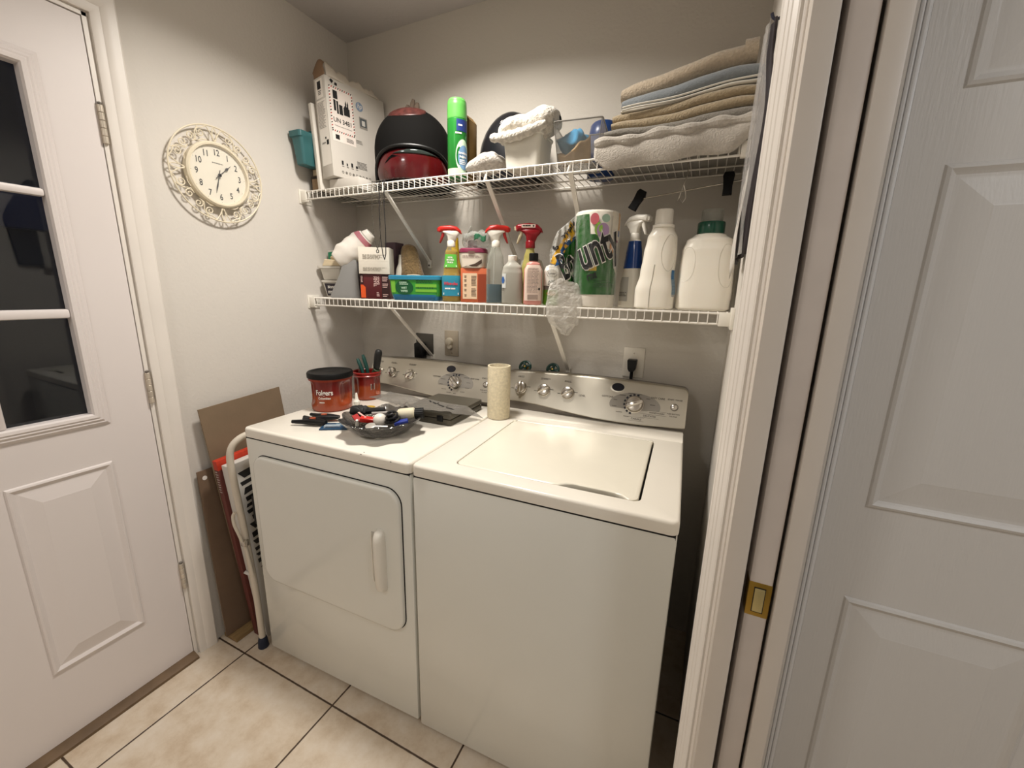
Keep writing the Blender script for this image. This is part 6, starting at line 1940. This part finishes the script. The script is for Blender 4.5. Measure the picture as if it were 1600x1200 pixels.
in_bowl('cream_bead', 'small cream bead behind the white ball', 'bead', MB().sphere((0, 0, 0), 0.009, N=16, K=10), mat('bead_cream', '#c9c09a', 0.4), (0.050, 0.020, 0.062))
in_bowl('pink_strip', 'pale pink strip lying over the red pieces', 'strip', MB().box(-0.026, 0.026, -0.003, 0.003, -0.001, 0.001), mat('strip_pink', '#dcaea4', 0.5), (-0.058, -0.028, 0.055), (0.1, 0.12, -0.35))
in_bowl('steel_tube', 'short silver tube at the front right inside the bowl', 'tube', MB().tube([(-0.020, 0, 0), (0.020, 0, 0)], 0.0062, 14), mat('tube_silver', '#a8a49e', 0.3, metal=0.7), (0.050, -0.060, 0.040), (0, 0.1, 0.75))
in_bowl('grey_disc', 'grey round disc at the front of the bowl below the ball', 'disc', MB().lathe([(0.014, 0), (0.016, 0.001), (0.016, 0.006), (0.014, 0.007)], 24), mat('disc_grey', '#b3aea6', 0.35, metal=0.3), (0.014, -0.066, 0.036), (0.3, 0.1, 0))
in_bowl('white_clip', 'small white clip at the front left inside the bowl', 'clip', MB().tube([(0, 0, -0.012), (0.001, 0, 0.010)], [0.006, 0.004], 10), white_pl, (-0.046, -0.064, 0.042), (0.3, 0.3, 0))
in_bowl('black_adapter', 'black plug at the back of the bowl under the grey pen', 'plug', MB().box(-0.03, 0.03, -0.02, 0.02, -0.012, 0.012, 0.004), black_soft, (0.02, 0.055, 0.036), (0.1, 0.1, 0.3))
in_bowl('black_sheath', 'black sheath filling the front centre of the bowl', 'sheath', MB().box(-0.035, 0.035, -0.018, 0.018, -0.008, 0.008, 0.005), black_soft, (0.008, -0.046, 0.024), (0.25, 0.0, 0.5))
# --- tool case and the plastic over it
t = thing('tool_case', 'flat dark olive plastic case at the back of the dryer', 'case', (0.748, -0.362, DZ0), 0.03)
cm = mat('olive_black_plastic', '#4c473c', 0.5, bump=0.15, bscale=160)
MB().box(-0.103, 0.103, -0.122, 0.118, 0, 0.021, 0.004).build('case_base', cm, t)
MB().box(-0.103, 0.103, -0.122, 0.118, 0.022, 0.042, 0.005).build('case_lid', cm, t)
k = MB()
for x in (-0.06, 0.06):
    k.box(x - 0.012, x + 0.012, -0.126, -0.118, 0.012, 0.034, 0.002)
k.build('latch', black_pl, t)
t = thing('plastic_bag', 'flat grey plastic bag spread over the tool case and bowl', 'bag', (0.66, -0.42, DZ0))
cornr = [Vector((-0.165, -0.070, 0.054)), Vector((0.150, -0.118, 0.064)), Vector((0.262, 0.055, 0.010)), Vector((-0.195, 0.075, 0.048))]
def sheet_fn(u, v):
    p = (1 - v) * cornr[0].lerp(cornr[1], u) + v * cornr[3].lerp(cornr[2], u)
    p = p + Vector((0.012 * math.sin(6 * v) * (u - 0.5), 0.010 * math.sin(7 * u), 0))
    p.z += wob(p, 0.0032, 38, 1) + 0.010 * math.exp(-((u - 0.62) ** 2 + (v - 0.12) ** 2) / 0.02) * (1 + math.sin(50 * u + 30 * v))
    x, y = p.x + 0.66, p.y - 0.42
    if 0.643 < x < 0.853 and -0.486 < y < -0.242:
        p.z = max(p.z, 0.0455)
    if x > 0.853:
        p.z = max(0.003, 0.0455 - (x - 0.853) * 0.62)
    return p
MB().grid(lambda u, v: tuple(sheet_fn(u, v)), 44, 36).build('bag', film('grey_bag_film', '#77736d', 0.62, 0.22, bump=0.4, bscale=35), t)
p = MB()
for (u0, v0, u1, v1) in ((0.50, 0.90, 0.55, 0.84), (0.56, 0.86, 0.63, 0.80), (0.61, 0.90, 0.64, 0.80), (0.66, 0.78, 0.76, 0.70), (0.76, 0.82, 0.78, 0.68), (0.80, 0.66, 0.90, 0.60)):
    p.grid(lambda a, b: tuple(sheet_fn(u0 + (u1 - u0) * a, v0 + (v1 - v0) * a + 0.035 * (b - 0.5)) + Vector((0, 0, 0.0015))), 6, 2)
p.build('print', ink, t)
# --- cream roll standing on the washer
t = thing('shelf_liner_roll', 'cream roll of speckled liner standing upright on the washer', 'roll', (0.951, -0.300, DZ0), 0.3)
lm = mat('liner_cream', '#d9cdb0', 0.75, bump=0.5, bscale=260, var=0.16, vscale=120, sss=0.1)
MB().lathe([(0.040, 0), (0.0425, 0.001), (0.0425, 0.196), (0.0415, 0.198), (0.036, 0.198), (0.0350, 0.196), (0.0345, 0.004), (0.02, 0.003)], 56).build('roll', lm, t)
MB().tube([((0.0432) * math.cos(math.radians(-150)), 0.0432 * math.sin(math.radians(-150)), 0.002 + 0.194 * k / 6) for k in range(7)], 0.0008, 6).build('loose_edge', lm, t)

# ================================================================== things between the dryer and left wall
hb1 = mat('hardboard', '#83705a', 0.65, var=0.08, vscale=12, bump=0.1, bscale=200)
hb2 = mat('hardboard_red', '#78624f', 0.65, var=0.08, vscale=12, bump=0.1, bscale=200)
t = tag(MB().box(-0.0025, 0.0025, 0.0, 0.30, 0.0, 0.695).build('hardboard_panel', hb2, smooth=0), 'shorter brown hardboard panel with a hole, beside the door frame', 'panel')
t.location = (0.045, -0.862, 0.0195)
t.rotation_euler = (0.0, -0.045, 0)
hl = MB().lathe([(0.008, 0), (0.008, 0.0008)], 20, M=Matrix.Rotation(PI / 2, 4, 'Y')).build('hole', trim_m, t)
hl.location = (0.0026, 0.022, 0.666)
t = tag(MB().box(-0.0025, 0.0025, 0.0, 0.315, 0.0, 0.929).build('hardboard_panel', hb1, smooth=0), 'taller brown hardboard panel leaning on left wall behind the dryer corner', 'panel')
t.location = (0.078, -0.776, 0.0195)
t.rotation_euler = (0.065, -0.052, 0)
t = tag(MB().box(0.012, 0.088, -0.852, -0.42, 0.0005, 0.018, 0.002).build('wood_strip', mat('raw_wood', '#94784f', 0.6, var=0.25, vscale=9, stretch=(8, 1, 8))), 'bare wood strip on the floor under the hardboard panels', 'wood strip')
# red-edged board game box and white box
t = thing('flat_box', 'tall red-edged flat box standing behind the white printed one', 'box', (0.114, -0.66, 0.002), rot=(0.062, -0.035, 0))
MB().box(-0.012, 0.012, -0.130, 0.16, 0, 0.770, 0.001).build('carton', mat('brick_red_card', '#64312a', 0.6, var=0.1, vscale=20), t)
MB().box(-0.0124, 0.0124, -0.1304, 0.1604, 0.735, 0.7712, 0.001).build('bright_top', mat('orange_red_card', '#c43a22', 0.5, var=0.2, vscale=50), t)
p = MB()
put(p, lines(-0.009, 0.009, 0.640, 0.730, 9, 0.55, 0.3), front(-0.1308))
p.build('edge_print', mat('edge_grey', '#b5a9a0', 0.55), t, smooth=0)
t = thing('flat_box', 'white flat box with black printed side, next to the stool frame', 'box', (0.150, -0.655, 0.002), rot=(0.062, -0.035, 0))
bm_ = mat('plain_white_box', '#cfcbc4', 0.55)
MB().box(-0.018, 0.018, -0.125, 0.16, 0, 0.755, 0.001).build('carton', bm_, t)
p = MB()
rk = random.Random(11)
z = 0.03
while z < 0.72:
    h_ = 0.012 + 0.016 * rk.random()
    put(p, ([(-0.095 + 0.02 * rk.random(), z), (-0.03 + 0.06 * rk.random(), z + 0.012), (-0.03 + 0.06 * rk.random(), z + h_ + 0.010), (-0.100 + 0.02 * rk.random(), z + h_)], [(0, 1, 2, 3)]), lambda u, v: (0.0186, u, v))
    put(p, ([(0.03, z + 0.01), (0.11, z + 0.004), (0.12, z + h_), (0.03, z + h_ + 0.004)], [(0, 1, 2, 3)]), lambda u, v: (0.0186, u, v))
    z += h_ + 0.011
p.build('black_print', mat('print_charcoal', '#2b2a2a', 0.6), t, smooth=0)
MB().grid(lambda u, v: (-0.019 + 0.038 * u, -0.1262 - 0.010 * math.sin(PI * v), 0.30 + 0.012 * v), 6, 6).build('torn_tab', mat('torn_white', '#dad6cf', 0.6), t, solid=0.001)
# folding stool
t = thing('step_stool', 'folded cream metal stool frame wedged beside the dryer', 'stool', (0.196, -0.76, 0.0))
st = mat('cream_metal', '#d2c8b8', 0.35)
path = [(0.0, -0.055, 0.03), (-0.004, -0.055, 0.25), (-0.012, -0.062, 0.5), (-0.020, -0.070, 0.70), (-0.022, -0.072, 0.78), (-0.018, -0.066, 0.825), (-0.008, -0.045, 0.853), (0.002, -0.01, 0.866), (0.006, 0.06, 0.870), (0.006, 0.14, 0.868), (0.004, 0.19, 0.84), (0.004, 0.20, 0.78), (0.004, 0.20, 0.03)]
def smoothp(pts, n=6):
    o = []
    for i in range(len(pts) - 1):
        p0, p1, p2, p3 = [Vector(pts[max(0, min(len(pts) - 1, i + q))]) for q in (-1, 0, 1, 2)]
        for k in range(n):
            s_ = k / n
            o.append(0.5 * ((2 * p1) + (p2 - p0) * s_ + (2 * p0 - 5 * p1 + 4 * p2 - p3) * s_ * s_ + (3 * p1 - p0 - 3 * p2 + p3) * s_ ** 3))
    return o + [Vector(pts[-1])]
MB().tube(smoothp(path), 0.0115, 14).build('frame', st, t)
MB().tube(smoothp([(-0.016, -0.083, 0.590), (-0.022, -0.088, 0.575), (-0.018, -0.090, 0.545), (-0.008, -0.086, 0.510), (-0.002, -0.080, 0.475)]), 0.0055, 10).build('hook_brace', st, t)
MB().tube([(-0.003, -0.072, 0.470), (0.006, -0.07, 0.40), (0.010, -0.066, 0.33)], 0.006, 10).build('link', st, t)
MB().box(-0.010, 0.010, -0.082, -0.062, 0.455, 0.478, 0.003).build('joint', chrome, t)
MB().box(-0.002, 0.016, -0.03, 0.15, 0.52, 0.63, 0.003).build('seat_pad', mat('pad_black', '#171717', 0.6), t)
nf = mat('navy_rubber', '#1c2436', 0.6)
for y in (-0.055, 0.20):
    MB().loft([[(r * math.cos(2 * PI * j / 20), y - 0.0 + r * math.sin(2 * PI * j / 20), z) for j in range(20)] for z, r in ((0.0, 0.017), (0.003, 0.019), (0.03, 0.017), (0.045, 0.0135), (0.046, 0.0125))]).build('foot', nf, t)

# ceiling lamp above the picture, and two unseen ones added for the fill lights
def ceiling_lamp(label, x, y):
    t = thing('ceiling_lamp', label, 'lamp', (x, y, H))
    MB().lathe([(0.17, 0.0), (0.17, -0.012), (0.16, -0.018), (0.02, -0.018)][::-1], 48).build('base', white_pl, t)
    MB().lathe([(0.155, -0.018), (0.150, -0.035), (0.125, -0.054), (0.08, -0.066), (0.03, -0.071), (0.002, -0.072)], 48).build('shade', lampglass, t)
ceiling_lamp('round ceiling lamp above the washer and dryer', 0.78, -0.60)
ceiling_lamp('unseen round lamp added for the fill light over the near part of the room', 0.75, -2.35)
ceiling_lamp('unseen round lamp added for the fill light in the hall', 2.75, -1.75)
